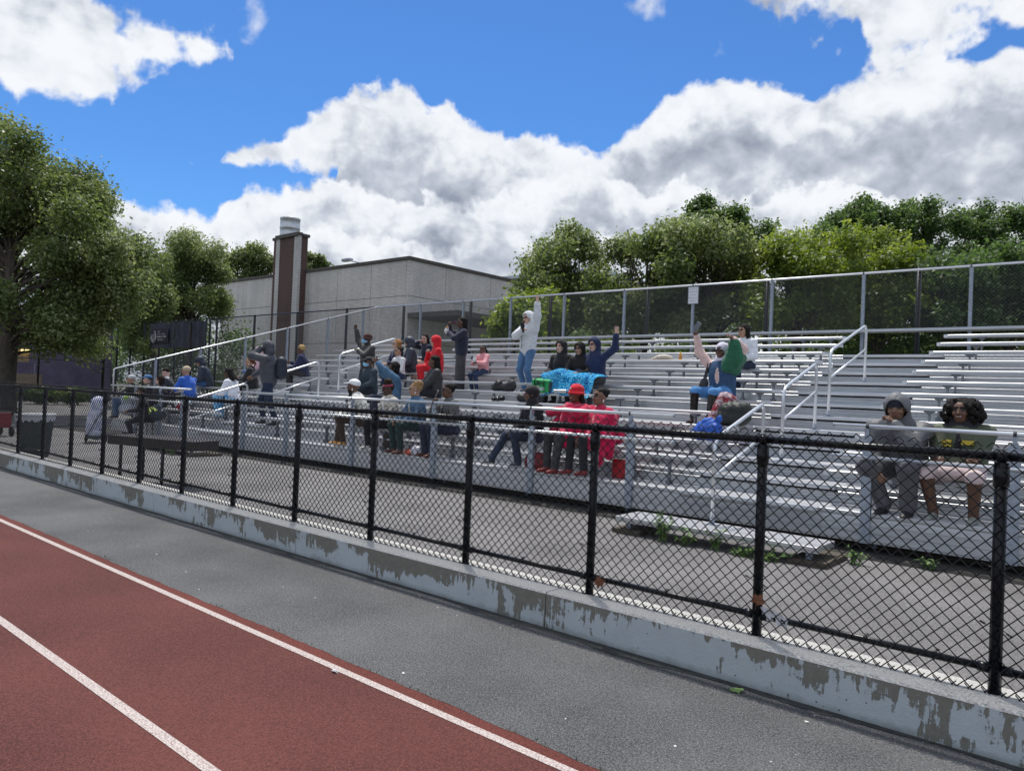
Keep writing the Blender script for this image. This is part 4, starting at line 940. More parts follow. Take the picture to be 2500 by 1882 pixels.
def nets(G_, lo, h):
    S = G_ < 0; n = np.array(G_.shape)
    c = [S[i:n[0]-1+i, j:n[1]-1+j, k:n[2]-1+k] for i in (0, 1) for j in (0, 1) for k in (0, 1)]
    sm = sum(x.astype(np.int8) for x in c); act = (sm > 0) & (sm < 8)
    idx = -np.ones(act.shape, int); A = np.argwhere(act); idx[act] = np.arange(len(A))
    g = np.stack([G_[A[:, 0]+i, A[:, 1]+j, A[:, 2]+k] for i in (0, 1) for j in (0, 1) for k in (0, 1)], 1)
    co = np.array([(i, j, k) for i in (0, 1) for j in (0, 1) for k in (0, 1)], float)
    acc = np.zeros((len(A), 3)); cnt = np.zeros(len(A))
    for a in range(8):
        for b in range(a+1, 8):
            if np.abs(co[a]-co[b]).sum() != 1: continue
            x = (g[:, a] < 0) != (g[:, b] < 0); t = np.where(x, g[:, a]/(g[:, a]-g[:, b]+1e-12), 0)
            acc += np.where(x[:, None], co[a]+t[:, None]*(co[b]-co[a]), 0); cnt += x
    V = lo+h*(A+acc/cnt[:, None]); Fq = []
    for ax in range(3):
        o = [1, 2] if ax == 0 else [0, 2] if ax == 1 else [0, 1]
        s0 = [slice(1, -1)]*3; s0[ax] = slice(0, -1); s1 = [slice(1, -1)]*3; s1[ax] = slice(1, None)
        for d in o: pass
        E0 = S[tuple(s0)]; E1 = S[tuple(s1)]; X = np.argwhere(E0 != E1)
        off = np.ones(3, int); off[ax] = 0; X = X+off; fl = S[X[:, 0], X[:, 1], X[:, 2]]
        def cell(da, db):
            Y = X.copy(); Y[:, o[0]] -= da; Y[:, o[1]] -= db; return idx[Y[:, 0], Y[:, 1], Y[:, 2]]
        q = np.stack([cell(1, 1), cell(0, 1), cell(0, 0), cell(1, 0)], 1)
        if ax == 1: fl = ~fl
        q[~fl] = q[~fl][:, ::-1]; Fq.append(q)
    return V, np.concatenate(Fq)
def wrinkle(P, sc=1.0, seed=0):
    rg = np.random.default_rng(100+seed); v = np.zeros(len(P))
    for f, a in ((9, .8), (14, .9), (23, .8), (37, .5)):
        for _ in range(3):
            d = rg.normal(size=3); d /= np.linalg.norm(d); w = rg.normal(size=3)
            v += a*np.sin(f*sc*(P@d)+1.6*np.sin(f*.45*sc*(P@w)+rg.random()*6)+rg.random()*6)/3
    return v
def mesh_np(name, parts, mats_n=1):
    V = np.concatenate([p[0] for p in parts]); o = 0; Fs, Ms = [], []
    for v, f, m in parts: Fs.append(f+o); o += len(v); Ms.append(m[f].max(1) if False else m[f[:, 0]])
    Fq = np.concatenate(Fs); Mq = np.concatenate(Ms).astype(np.int32)
    me = bpy.data.meshes.new(name); me.vertices.add(len(V)); me.vertices.foreach_set('co', V.reshape(-1))
    me.loops.add(len(Fq)*4); me.loops.foreach_set('vertex_index', Fq.reshape(-1).astype(np.int32))
    me.polygons.add(len(Fq)); me.polygons.foreach_set('loop_start', np.arange(0, len(Fq)*4, 4, dtype=np.int32)); me.polygons.foreach_set('material_index', Mq)
    me.polygons.foreach_set('use_smooth', [True]*len(Fq)); me.update(calc_edges=True); return me
def vnorm(V, Fq):
    n = np.cross(V[Fq[:, 2]]-V[Fq[:, 0]], V[Fq[:, 3]]-V[Fq[:, 1]]); N_ = np.zeros_like(V)
    for k in range(4): np.add.at(N_, Fq[:, k], n)
    return N_/(np.linalg.norm(N_, axis=1)[:, None]+1e-12)
def solid(b, h, amp=0.0, seed=0, sc=1.0, cloth=None):
    V, Fq = b.surf(h); mi = b.matof(V)
    if amp:
        N_ = vnorm(V, Fq); w = wrinkle(V, sc, seed)*amp
        if cloth is not None: w *= np.isin(mi, cloth)
        V = V+N_*w[:, None]
    return V, Fq, mi
def blobobj(name, b, h, mats, parent=None, amp=0.0, seed=0, sc=1.0, s=1.0):
    V, Fq, mi = solid(b, h, amp, seed, sc); me = mesh_np(name, [(V*s, Fq, mi)])
    return link(name, me, mats, parent)
_mc = {}
def cloth(c, rough=.85, kind='knit', c2=None):
    if kind not in ('skin', 'hair'): c = tuple(.005+1.15*x for x in c)
    key = (c, rough, kind, c2)
    if key not in _mc:
        nm = kind+'_fabric_%02d' % len(_mc)
        if kind == 'knit': _mc[key] = mat(nm, c, rough, 0, .25, var=.22, vscale=9, bump=.006, bscale=22, sheen=.15, detail=6)
        elif kind == 'denim': _mc[key] = mat(nm, c, .85, 0, .2, col2=c2 or tuple(min(1, x*1.6+.006) for x in c), vscale=10, bump=.005, bscale=25, detail=8)
        elif kind == 'puffer': _mc[key] = mat(nm, c, .5, 0, .45, var=.15, vscale=12, bump=.02, bscale=11)
        elif kind == 'shell': _mc[key] = mat(nm, c, .55, 0, .4, var=.18, vscale=7, bump=.010, bscale=13)
        elif kind == 'fleece': _mc[key] = mat(nm, c, .95, 0, .1, var=.2, vscale=30, bump=.008, bscale=60, sheen=.3)
        elif kind == 'plaid': _mc[key] = mat(nm, c, .9, 0, .1, col2=c2, vscale=9, thr=(.42, .56), bump=.005, bscale=22)
        elif kind == 'spots': _mc[key] = mat(nm, c, .8, 0, .2, col2=c2, vscale=24, thr=(.62, .66), detail=1)
        elif kind == 'skin': _mc[key] = mat(nm, c, .48, 0, .4, var=.06, vscale=14, bump=.0008, bscale=120)
        elif kind == 'hair': _mc[key] = mat(nm, c, .75, 0, .2, var=.35, vscale=30, bump=.012, bscale=45, stretch=(1, 1, .3))
        else: _mc[key] = mat(nm, c, rough, 0, .5)
    return _mc[key]
SKIN = dict(deep=(.085, .045, .030), dark=(.13, .068, .044), brown=(.21, .115, .075), tan=(.40, .235, .16), light=(.58, .38, .30))
EYE = mat('eye_dark', (.012, .010, .010), .2); TEETH = mat('teeth', (.42, .38, .35), .4)
def ik(a, t, l1, l2, pole):
    a, t, pole = map(lambda q: np.array(q, float), (a, t, pole)); d = t-a; L_ = np.linalg.norm(d); L2 = min(L_, (l1+l2)*.995); t = a+d/L_*L2; d = t-a; L_ = L2
    x = (l1*l1-l2*l2+L_*L_)/(2*L_); h = math.sqrt(max(0, l1*l1-x*x)); u = d/L_; p = pole-u*(pole@u); p /= np.linalg.norm(p)+1e-9
    return a+u*x+p*h, t
def hand(b, w, d, n, m, pose='curl', side=1):
    """palm, four unequal fingers and a thumb at wrist w pointing along d, palm facing n"""
    d = d/np.linalg.norm(d); n = n-d*(n@d); n /= np.linalg.norm(n); sd = np.cross(d, n)*side
    b.cap(w-d*.03, w+d*.02, .025, .026, m, .02)
    b.cap(w+d*.035-sd*.014, w+d*.075-sd*.024, .016, .013, m, .015); b.cap(w+d*.03, w+d*.085, .018, .016, m, .015); b.cap(w+d*.035+sd*.015, w+d*.078+sd*.026, .016, .013, m, .015)
    bend = dict(open=(.05, .1), curl=(.7, .9), fist=(1.35, 1.5), grip=(1.0, 1.1))[pose]; spread = .16 if pose == 'open' else .03
    for i, ln in enumerate((.040, .045, .042, .033)):
        o = (i-1.5)*-.018; dd = d*math.cos((i-1.5)*spread)-sd*math.sin((i-1.5)*spread)*1; p0 = w+d*.088+sd*o*1.05
        d1 = dd*math.cos(bend[0]*.7)+n*math.sin(bend[0]*.7); p1 = p0+d1*ln; a2 = bend[0]*.7+bend[1]; d2 = dd*math.cos(a2)+n*math.sin(a2); p2 = p1+d2*ln*.75
        b.cap(p0-d*.012, p1, .0095, .0085, m, .006); b.cap(p1, p2, .0085, .007, m, .005)
    t0 = w+d*.03+sd*.024; t1 = t0+d*.022+sd*.026+n*.008; t2 = t1+d*.028+sd*(.012 if pose == 'open' else -.006)+n*(.004 if pose == 'open' else .018)
    b.cap(t0, t1, .014, .011, m, .010); b.cap(t1, t2, .011, .0085, m, .006)

HAIRC = (.010, .008, .007)
def person(label, pos, sit=True, s=1.0, rz=0.0, lean=.12, side=0.0, hy=0.0, hp=0.0, hr=0.0, skin='brown', top=(.1, .1, .1), topk='knit', legs=(.02, .02, .03), legk='knit', shoe=(.03, .03, .035),
           hR=(-.16, -.40, .22), hL=(.16, -.40, .22), poseR='curl', poseL='curl', pR=None, pL=None, hair='short', hairc=HAIRC, wear=(), bulk=1.0, bare=False, shorts=False, skirt=None, inner=None,
           knees=(.10, .10), feet=None, mouth='closed', near=False, sleeve=True, topth=.012, seed=0, collar=None, extra=None, beard=False, neckc=None, footlift=0, legw=1.0, twist=0.0):
    t = thing('person', pos, label, 'person', rz=rz); t.scale = (s, s, s)
    mats = [cloth(top, .85, topk), cloth(legs, .85, legk), cloth(SKIN[skin], .5, 'skin'), cloth(shoe, .6, 'shell'), cloth(inner or top, .85, 'knit'), EYE, cloth(tuple(c*q for c, q in zip(SKIN[skin], (.85, .55, .55))), .4, 'skin'), cloth(hairc, .5, 'hair'), TEETH, mat('sole', (.5, .5, .5), .7) if 'sole' not in bpy.data.materials else bpy.data.materials['sole']]
    TOP, LEG, SK, SH, IN, EY, LIP, HR, TE, SOLE = range(10)
    fl_, th = (V3(0, 1, 0), 1.30), topth
    U = V3(math.sin(side), -math.sin(lean)*math.cos(side), math.cos(lean)*math.cos(side)); b = Blob()
    if sit: P = V3(0, 0, .10)
    else: P = V3(0, 0, .90)
    waist, chest, nb = P+U*.14, P+U*.31, P+U*.475
    X1 = V3(math.cos(twist), math.sin(twist), 0); X1 = X1-U*(X1@U); X1 /= np.linalg.norm(X1); FW = np.cross(X1, U)   # forward = -y
    FW = -FW if FW[1] > 0 else FW; fl_ = (FW, 1.35)
    SW = .186*min(bulk, 1.15); shR, shL = nb-X1*SW-U*.055, nb+X1*SW-U*.055
    b.cap(P+U*.02, waist, .168*bulk+th*.5, .155*bulk+th, TOP, .05, fl_); b.cap(waist, chest, .155*bulk+th, .166*bulk+th, TOP, .05, fl_)
    b.cap(chest, nb-U*.07, .166*bulk+th, .118+th, TOP, .05, fl_); b.cap(shR, shL, .058+th*.6, .058+th*.6, TOP, .06); b.cap(nb-U*.05, nb+U*.02, .075, .058, TOP, .04)
    if inner: b.ell(chest+FW*(.098*bulk+th*.35)-U*.04, (.042, .045, .15), IN, .012, rotm(twist, lean*.8))
    # legs
    hipR, hipL = P-V3(.088, 0, .01), P+V3(.088, 0, -.01); an = []
    for sg_, hp_, kx, ft in ((-1, hipR, knees[0], feet and feet[0]), (1, hipL, knees[1], feet and feet[1])):
        if ft is None: ft = (sg_*(kx*.9+.02), -.40, -TRD/s) if sit else (sg_*.10, 0.0, 0)
        ank = V3(*ft)+V3(0, .03, .085); pole = V3(sg_*(kx-.06)*3 if sit else sg_*.15, -1, .9 if sit else .05)
        kn, ank = ik(hp_, ank, .43, .42, pole); an.append(ank)
        lm_ = SK if bare else LEG; lw = legw
        if skirt != 'long':
            b.cap(hp_, kn, .098*min(bulk, 1.1)*(.5+.5*lw), .072*lw, LEG if not (bare and not shorts) or True else SK, .035)
            if bare: b.cap(kn, ank, .068, .043, SK, .03); b.ell(kn, (.06, .062, .06), SK if shorts != 'knee' else LEG, .03)
            else: b.cap(kn, ank+V3(0, 0, .02), .068*lw, .055*lw, EY if shorts == 'knee' else LEG, .03)
            if bare: b.cap(hp_*.35+kn*.65, kn, .066, .060, SK, .02)
        ff = V3(sg_*.03, -1, 0); ff /= np.linalg.norm(ff); sole = ank-V3(0, 0, .060)
        b.cap(ank-V3(0, -.02, .045), ank+ff*.13-V3(0, 0, .058), .037, .030, SH, .03, (V3(0, 0, 1), 1.15)); b.cap(ank, ank-V3(0, -.01, .04), .042, .04, SH if not bare else SK, .02)
        b.cap(sole-V3(0, -.03, .010), sole+ff*.15-V3(0, 0, .008), .036, .033, SOLE if shoe[2] == .05 else SH, .008, (V3(0, 0, 1), 2.6))
    if sit: b.cap(P-V3(.07, 0, .01), P+V3(.07, 0, -.01), .105, .105, LEG, .05)
    if skirt == 'long':
        b.cap(P+V3(0, 0, .02), V3(0, -.01, .20), .150, .150, LEG, .03, (V3(0, 1, 0), 1.3)); b.cap(V3(0, -.01, .20), V3(0, -.01, .10), .15, .15, LEG, .03, (V3(0, 1, 0), 1.3))
    if skirt == 'short':
        b.cap(P, V3(0, -.26, .115), .15, .165, LEG, .03, (V3(0, 0, 1), 1.7))
    # arms
    hands = []
    for sg_, sh_, ht, pl, ps in ((-1, shR, hR, pR, poseR), (1, shL, hL, pL, poseL)):
        if ht is None: continue
        if pl is None: pl = (sg_*.7, .35, -.8)
        el, wr = ik(sh_, V3(*ht), .285, .255, pl); dv = (wr-el)/np.linalg.norm(wr-el)
        sm_ = TOP if sleeve is True else (TOP if sleeve == 'short' else IN)
        b.cap(sh_, el, .060+th*.8, .052+th*.8, sm_, .035)
        if sleeve == 'short': b.cap(sh_*.35+el*.65, el, .042, .038, SK, .01); b.cap(el, wr, .038, .026, SK, .02)
        else: b.cap(el, wr-dv*.015, .050+th*.8, .040+th*.6, sm_, .03)
        hands.append((wr, dv, ps, sg_, ht))
    if extra: extra(b, dict(P=P, chest=chest, nb=nb, U=U, FW=FW, X1=X1, shR=shR, shL=shL))
    hb = .0115 if near else .0145
    body = [solid(b, hb, .0042 if topk != 'puffer' else .006, seed, 1.0, [TOP, LEG, IN])]
    for wr, dv, ps, sg_, ht in hands:
        h_ = Blob(); nn_ = V3(0, -1, .2) if ps == 'open' else V3(-sg_*.8, -.2 if ht[2] > .3 else .2, -.6)
        hand(h_, wr, dv, nn_, SK, ps, sg_ * (1 if ps == 'open' else 1)); body.append(solid(h_, .0055 if near else .0072))
    # head
    HC = nb+U*.155+V3(0, -.015, .012); R_ = rotm(hy, hp, hr)
    hs = 1.07; T_ = lambda *a: HC+R_@(V3(*a)*hs); hd = Blob()
    E_ = lambda c, r, m=SK, k=.012: hd.ell(T_(*c), tuple(x*hs for x in r), m, k, R_)
    hd.cap(T_(0, .022, -.06), nb-U*.02+V3(0, .0, 0), .052, .058, SK if neckc is None else IN, .03)
    E_((0, .014, .035), (.073, .093, .086)); E_((0, -.022, -.02), (.060, .070, .086), SK, .03); E_((0, -.038, -.072), (.040, .042, .034), SK, .03); E_((0, -.008, .035), (.069, .072, .058), SK, .03)
    for q in (-1, 1): E_((q*.075, .008, .0), (.010, .020, .030), SK, .008); E_((q*.040, -.068, -.022), (.020, .018, .018), SK, .02)
    hd.cap(T_(0, -.088, .014), T_(0, -.106, -.018), .0085, .0125, SK, .014); E_((-.011, -.100, -.023), (.009, .009, .008), SK, .008); E_((.011, -.100, -.023), (.009, .009, .008), SK, .008)
    for q in (-1, 1):
        hd.cap(T_(q*.018, -.0885, .034), T_(q*.044, -.0765, .036), .0035, .003, HR if skin != 'light' else LIP, .004); E_((q*.030, -.0835, .012), (.0125, .008, .0052), EY, .003)
    if mouth == 'smile': E_((0, -.0925, -.050), (.024, .006, .0065), TE, .003); hd.cap(T_(-.026, -.086, -.040), T_(0, -.097, -.046), .005, .006, LIP, .004); hd.cap(T_(.026, -.086, -.040), T_(0, -.097, -.046), .005, .006, LIP, .004); hd.cap(T_(-.018, -.090, -.060), T_(.018, -.090, -.060), .006, .006, LIP, .004)
    elif mouth == 'open': E_((0, -.090, -.052), (.020, .010, .014), LIP, .006); E_((0, -.096, -.053), (.011, .005, .007), EY, .002)
    else: hd.cap(T_(-.020, -.088, -.050), T_(.020, -.088, -.050), .0065, .0065, LIP, .004); E_((0, -.092, -.055), (.016, .009, .007), LIP, .004)
    if beard: E_((0, -.034, -.078), (.048, .052, .036), HR, .006)
    if neckc: hd.p[0] = ('c', hd.p[0][1], hd.p[0][2], .060, .072, IN, .03, None, False)
    body.append(solid(hd, .0058 if near else .0078))
    link('body', mesh_np('body', body), mats, t)
    # hair and headwear, each a mesh of its own
    hh = .007 if near else .010
    def part(name, build, m, amp=0, sc=1, h=hh, sd=0):
        q = Blob(); build(q); V, Fq, mi = solid(q, h, amp, seed+sd, sc)
        return link(name, mesh_np(name, [(V, Fq, mi)]), m, t)
    def e2(q, c, r, m=0, k=.012, sub=False, rr=None): q.ell(T_(*c), tuple(x*hs for x in r), m, k, R_ if rr is None else R_@rr, sub)
    HM = mats[HR]
    def cut(q): e2(q, (0, -.095, -.025), (.064, .078, .088), sub=True)
    if hair == 'short': part('hair', lambda q: (e2(q, (0, .020, .048), (.080, .097, .086)), cut(q)), HM, .002, 6)
    elif hair == 'fade': part('hair', lambda q: (e2(q, (0, .022, .056), (.078, .092, .076)), cut(q)), HM, .0015, 8)
    elif hair in ('long', 'side'):
        def f(q):
            e2(q, (0, .022, .046), (.084, .100, .090)); e2(q, (0, .055, -.06), (.085, .055, .13))
            for g in (-1, 1): q.cap(T_(g*.070, .02, .03), T_(g*.100, .01, -.26), .030, .028, 0, .03, (R_@V3(0, 1, 0), .8))
            q.cap(T_(0, .07, .0), T_(0, .09, -.26), .06, .05, 0, .04); e2(q, (0, -.092, -.03), (.058, .078, .094), sub=True)
        part('hair', f, HM, .004, 5)
    elif hair == 'bob':
        part('hair', lambda q: (e2(q, (0, .025, .040), (.092, .105, .098)), e2(q, (0, .05, -.04), (.095, .065, .09)), cut(q)), HM, .006, 4)
    elif hair == 'locs':
        def f(q):
            e2(q, (0, .022, .050), (.084, .100, .088)); cut(q); rg = random.Random(seed)
            for g in range(16):
                a = math.pi*(g/15)-math.pi/2; x = .078*math.sin(a); y = .02+.085*math.cos(a); q.cap(T_(x, y, .02), T_(x*1.35+rg.gauss(0, .01), y*1.25+.02, -.15-rg.random()*.08), .014, .010, 0, .006)
        part('hair', f, HM, .002, 6)
    elif hair == 'bun':
        part('hair', lambda q: (e2(q, (0, .022, .048), (.078, .097, .086)), cut(q), e2(q, (0, .105, .075), (.045, .042, .042))), HM, .003, 6)
    elif hair == 'topbun':
        part('hair', lambda q: (e2(q, (0, .022, .048), (.080, .098, .088)), cut(q), e2(q, (0, .02, .135), (.075, .07, .05))), HM, .009, 6)
    elif hair == 'pony':
        def f(q): e2(q, (0, .022, .046), (.078, .096, .086)); cut(q); q.cap(T_(0, .11, .05), T_(.03, .15, -.02), .028, .026, 0, .02); q.cap(T_(.03, .15, -.02), T_(.05, .12, -.16), .026, .012, 0, .02)
        part('hair', f, HM, .003, 6)
    elif hair == 'afro':
        def f(q):
            rg = random.Random(seed+4); e2(q, (0, .035, .02), (.135, .115, .125)); 
            for g in range(260):
                a = rg.random()*6.28; z = rg.uniform(-.135, .13); w_ = math.sqrt(max(0, 1-(z/.15)**2)); x = .155*w_*math.cos(a)*(1.12 if z < 0 else 1); y = .03+.125*w_*math.sin(a)
                if y < -.035 and abs(x) < .085: continue
                e2(q, (x, y, z-.01), (.019, .019, .021), 0, .006)
            e2(q, (0, -.10, -.02), (.060, .085, .082), sub=True)
        part('hair', f, HM, .004, 9)
    elif hair == 'braidup':
        def f(q):
            rg = random.Random(seed+4); e2(q, (0, .022, .050), (.080, .098, .088)); cut(q)
            for g in range(26):
                a = rg.random()*6.28; e2(q, (.062*math.cos(a), .05+.065*math.sin(a), .095+.045*rg.random()), (.026, .024, .022), 0, .005)
        part('hair', f, HM, .003, 9)
    for w in wear:
        w, c = (w if isinstance(w, tuple) else (w, None))
        if w == 'hood':
            def f(q):
                e2(q, (0, .010, .034), (.108, .128, .128)); e2(q, (0, .045, -.07), (.105, .095, .085), 0, .04); q.cap(nb-X1*.06-U*.01, nb+X1*.06-U*.01, .075, .075, 0, .05)
                e2(q, (0, -.135, -.008), (.080, .130, .106), sub=True); e2(q, (0, -.012, .004), (.090, .106, .110), sub=True)
            part('hood', f, cloth(c, .85, topk) if c else mats[TOP], .003, 2)
        if w in ('hijab', 'beanie'):
            def f(q, w=w):
                e2(q, (0, .022, .036), (.088, .108, .102))
                e2(q, (0, .010, .046), (.088, .108, .092))
                if w == 'hijab': e2(q, (0, .02, -.09), (.088, .085, .075), 0, .04); q.cap(nb-X1*.05, nb+X1*.05-U*.03, .085, .085, 0, .06); e2(q, (0, -.115, -.015), (.054, .095, .082), sub=True)
                else: e2(q, (0, -.06, -.075), (.12, .12, .10), sub=True)
            part('headscarf' if w == 'hijab' else 'beanie', f, cloth(c, .85, 'knit'), .003, 2.5)
        if w == 'cap':
            def f(q): e2(q, (0, .016, .058), (.084, .104, .076)); e2(q, (0, .0, -.04), (.12, .13, .066), sub=True); e2(q, (0, -.118, .052), (.064, .062, .009), 0, .006, rr=rotm(0, .16)); e2(q, (0, .016, .136), (.010, .010, .006), 0, .003)
            part('cap', f, cloth(c, .8, 'knit'), .0, 1, .006)
        if w == 'bucket':
            def f(q): e2(q, (0, .018, .062), (.094, .110, .082)); q.cap(T_(0, .012, .060), T_(0, .010, .020), .088, .128, 0, .02, None); e2(q, (0, .01, -.045), (.145, .15, .075), sub=True)
            part('bucket_hat', f, cloth(c, .85, 'knit'), .002, 2, .0075)
        if w in ('glasses', 'shades'):
            def f(q):
                for g in (-1, 1): e2(q, (g*.032, -.104, .012), (.026, .0055, .018 if w == 'shades' else .019), 0, .002); q.cap(T_(g*.056, -.095, .016), T_(g*.080, .0, .012), .0032, .0032, 0, .002)
                q.cap(T_(-.012, -.108, .016), T_(.012, -.108, .016), .0035, .0035, 0, .002)
                if w == 'glasses':
                    for g in (-1, 1): e2(q, (g*.032, -.108, .012), (.020, .02, .0135), sub=True)
            part('glasses', f, EYE if not c else cloth(c, .3, 'plain'), 0, 1, .0042)
        if w == 'mask':
            def f(q): e2(q, (0, -.045, -.045), (.066, .068, .052)); q.cap(T_(0, -.10, -.01), T_(0, -.108, -.045), .020, .022, 0, .03); e2(q, (0, .06, -.04), (.10, .075, .09), sub=True)
            part('face_mask', f, cloth(c or (.25, .50, .72), .8, 'knit'), .0012, 5, .006); part('mask_strap', lambda q: [q.cap(T_(g*.06, -.05, z_), T_(g*.083, .012, .0), .0022, .0022, 0, .002) for g in (-1, 1) for z_ in (-.01, -.07)], cloth((.6, .65, .7), .8, 'plain'), 0, 1, .0042)
        if w == 'chinmask': part('face_mask', lambda q: (e2(q, (0, -.045, -.095), (.058, .060, .026)),), cloth((.25, .50, .72), .8, 'knit'), .0012, 5, .006)
        if w == 'headband': part('headband', lambda q: (e2(q, (0, .016, .058), (.088, .106, .040)), e2(q, (0, .016, .115), (.2, .2, .035), sub=True)), cloth(c, .8, 'knit'), .001, 3, .006)
        if w == 'earrings': part('earring', lambda q: [q.cap(T_(g*.082, .0, -.030), T_(g*.084, .0, -.062), .006, .010, 0, .003) for g in (-1, 1)], cloth((.7, .68, .62), .3, 'plain'), 0, 1, .005)
        if w == 'headphones': part('headphones', lambda q: ([e2(q, (g*.09, .01, .0), (.018, .032, .036)) for g in (-1, 1)], e2(q, (0, .01, .045), (.10, .02, .105)), e2(q, (0, .01, .035), (.09, .05, .097), sub=True)), EYE, 0, 1, .006)
    t['_h'] = tuple(HC); return t, dict(HC=HC, nb=nb, U=U, FW=FW, X1=X1, P=P, chest=chest, hands=hands, R=R_, pos=np.array(pos), s=s, rz=rz)
def wp_(info, loc):       # person's local point -> world
    c, s_ = math.cos(info['rz']), math.sin(info['rz']); q = np.array(loc)*info['s']; return info['pos']+np.array([c*q[0]-s_*q[1], s_*q[0]+c*q[1], q[2]])
def seat(r, x, dy=.13, dz=0): return (x, S0+RUN*r+dy, Z0+RISE*r+dz)
def tread(r, x, dy=-.16, dz=0): return (x, S0+RUN*r+dy, Z0+RISE*r-TRD+dz)
# ------------------------------------------------------------------ the spectators
PH = mat('phone_black', (.015, .016, .02), .25); PHB = mat('phone_case', (.12, .02, .05), .4); PSCR = mat('phone_screen', (.10, .12, .14), .12)
def phone(c, R_, m, label, s=1.0, case=None):
    mb = MB(); mb.box((-.037*s, -.005, -.075*s), (.037*s, .004, .075*s)); o = mb.build('phone', m, None, False, .004); 
    mb = MB(); mb.box((-.033*s, -.0062, -.069*s), (.033*s, -.0052, .069*s)); q = mb.build('phone_screen', PSCR, o)
    mb = MB(); mb.box((-.031*s, .0042, .035*s), (-.008*s, .0065, .07*s)); mb.build('camera_bump', PH, o)
    o.matrix_world = Matrix.Translation(Vector(c)) @ Matrix([list(r)+[0] for r in R_]+[[0, 0, 0, 1]]); tag(o, label, 'phone'); return o
def handpt(i, k, f=.075, n=0):
    w, d = i['hands'][k][0], i['hands'][k][1]; return wp_(i, w+d*f+V3(0, -n, 0))

# right pair, closest to the camera
def grey_extra(b, g):
    b.cap(g['nb']-g['X1']*.07, g['nb']+g['X1']*.07, .075, .075, 0, .05)
p, i = person('young man in grey hooded jacket and dark beanie resting a hand against his mouth', seat(0, -1.98), s=1.04, rz=-.12, lean=.34, hy=.15, hp=.10, skin='brown', top=(.085, .088, .095), topk='shell', legs=(.085, .085, .095), legk='knit', shoe=(.012, .012, .014),
       hR=(-.09, -.40, .06), hL=(.03, -.36, .55), poseL='fist', pL=(.5, -.5, -1), wear=(('beanie', (.012, .016, .028)), ('hood', (.12, .123, .13))), hair=None, near=True, topth=.035, bulk=1.15, extra=grey_extra, legw=1.35, knees=(.20, .13), feet=((-.06, -.34, -.385), (.16, -.36, -.385)), mouth='closed', seed=1)
p.scale = (1.18, 1.10, 1.05)
def bomber(b, g): b.cap(g['nb']-g['X1']*.06+g['U']*.02, g['nb']+g['X1']*.06+g['U']*.02, .088, .088, 4, .02); b.cap(g['nb']+g['FW']*.16-g['U']*.06, g['P']+g['FW']*.20+g['U']*.10, .014, .012, 4, .004)
p, i = person('woman with big black curly hair in olive bomber jacket and pink skirt, rightmost spectator', seat(0, -1.41), s=.98, rz=-.10, lean=.10, hy=-.05, skin='dark', top=(.060, .075, .045), topk='shell', legs=(.52, .42, .42), shoe=(.22, .24, .22), hR=(.08, -.26, .27), hL=(-.06, -.28, .25), poseR='grip', poseL='grip',
       pR=(-1, .1, -.5), pL=(1, .1, -.5), hair='afro', bare=True, skirt='short', near=True, topth=.034, bulk=1.1, inner=(.016, .016, .02), neckc=1, mouth='smile', wear=('earrings',), seed=2, knees=(.15, .15), feet=((-.17, -.30, -.405), (.17, -.30, -.405)), extra=bomber)
p.scale = (1.10, 1.06, 1.0)
YP = mat('yellow_patch', (.55, .42, .04), .7); NG = mat('neon_green', (.15, .75, .05), .6)
for x0, z0, w_, h_, m_ in ((-.135, .405, .085, .030, YP), (-.130, .365, .080, .026, YP), (.035, .395, .10, .045, YP), (.20, .26, .018, .075, NG), (-.155, .125, .02, .06, YP)):
    mb = MB(); mb.box((x0, -.215 if abs(x0) < .15 else -.16, z0), (x0+w_, -.150 if abs(x0) < .15 else -.10, z0+h_)); o = mb.build('sewn_patch', m_, p, False, .004)

# front row, three friends
p, i = person('woman in black headscarf, glasses and dark patterned jacket with one leg stretched out', seat(0, -7.22), s=1.0, rz=-.45, lean=.12, hy=-.35, skin='dark', top=(.012, .013, .018), topk='spots', legs=(.022, .030, .055), legk='denim', shoe=(.03, .035, .05), hR=(-.12, -.34, .16), hL=(.16, -.30, .16),
       wear=(('hijab', (.012, .012, .014)), ('glasses', (.30, .12, .14))), hair=None, mouth='smile', seed=3, knees=(.15, .12), feet=((-.20, -.66, -.37), (.12, -.36, -.385)), topth=.022)
PINK = mat('crimson_fleece', (.50, .010, .065), .95, 0, .1, var=.16, vscale=7, bump=.006, bscale=22, sheen=.4)
p, i = person('woman in red bucket hat wrapped up to her chin in crimson blanket', seat(0, -6.38), s=1.04, rz=-.30, lean=.12, hy=.05, skin='dark', top=(.44, .009, .056), inner=(.015, .015, .018), legs=(.05, .052, .056), legk='spots', shoe=(.22, .03, .03), hR=(-.08, -.26, .50), hL=(.06, -.26, .52), poseR='fist', poseL='fist', pR=(-1, -.4, -.2), pL=(1, -.4, -.2),
       wear=(('bucket', (.50, .010, .02)), ('glasses', None)), hair='locs', mouth='smile', seed=4, knees=(.12, .12), feet=((-.18, -.45, -.385), (.05, -.48, -.385)), skirt=None)
hm_ = wp_(i, i['HC']+i['R']@V3(0, -.098, .085)); o = MB().box((-.018, -.002, -.014), (.018, .002, .014)).build('hat_badge', mat('badge_white', (.7, .7, .7), .6), p); o.location = i['HC']+i['R']@V3(0, -.098, .090)
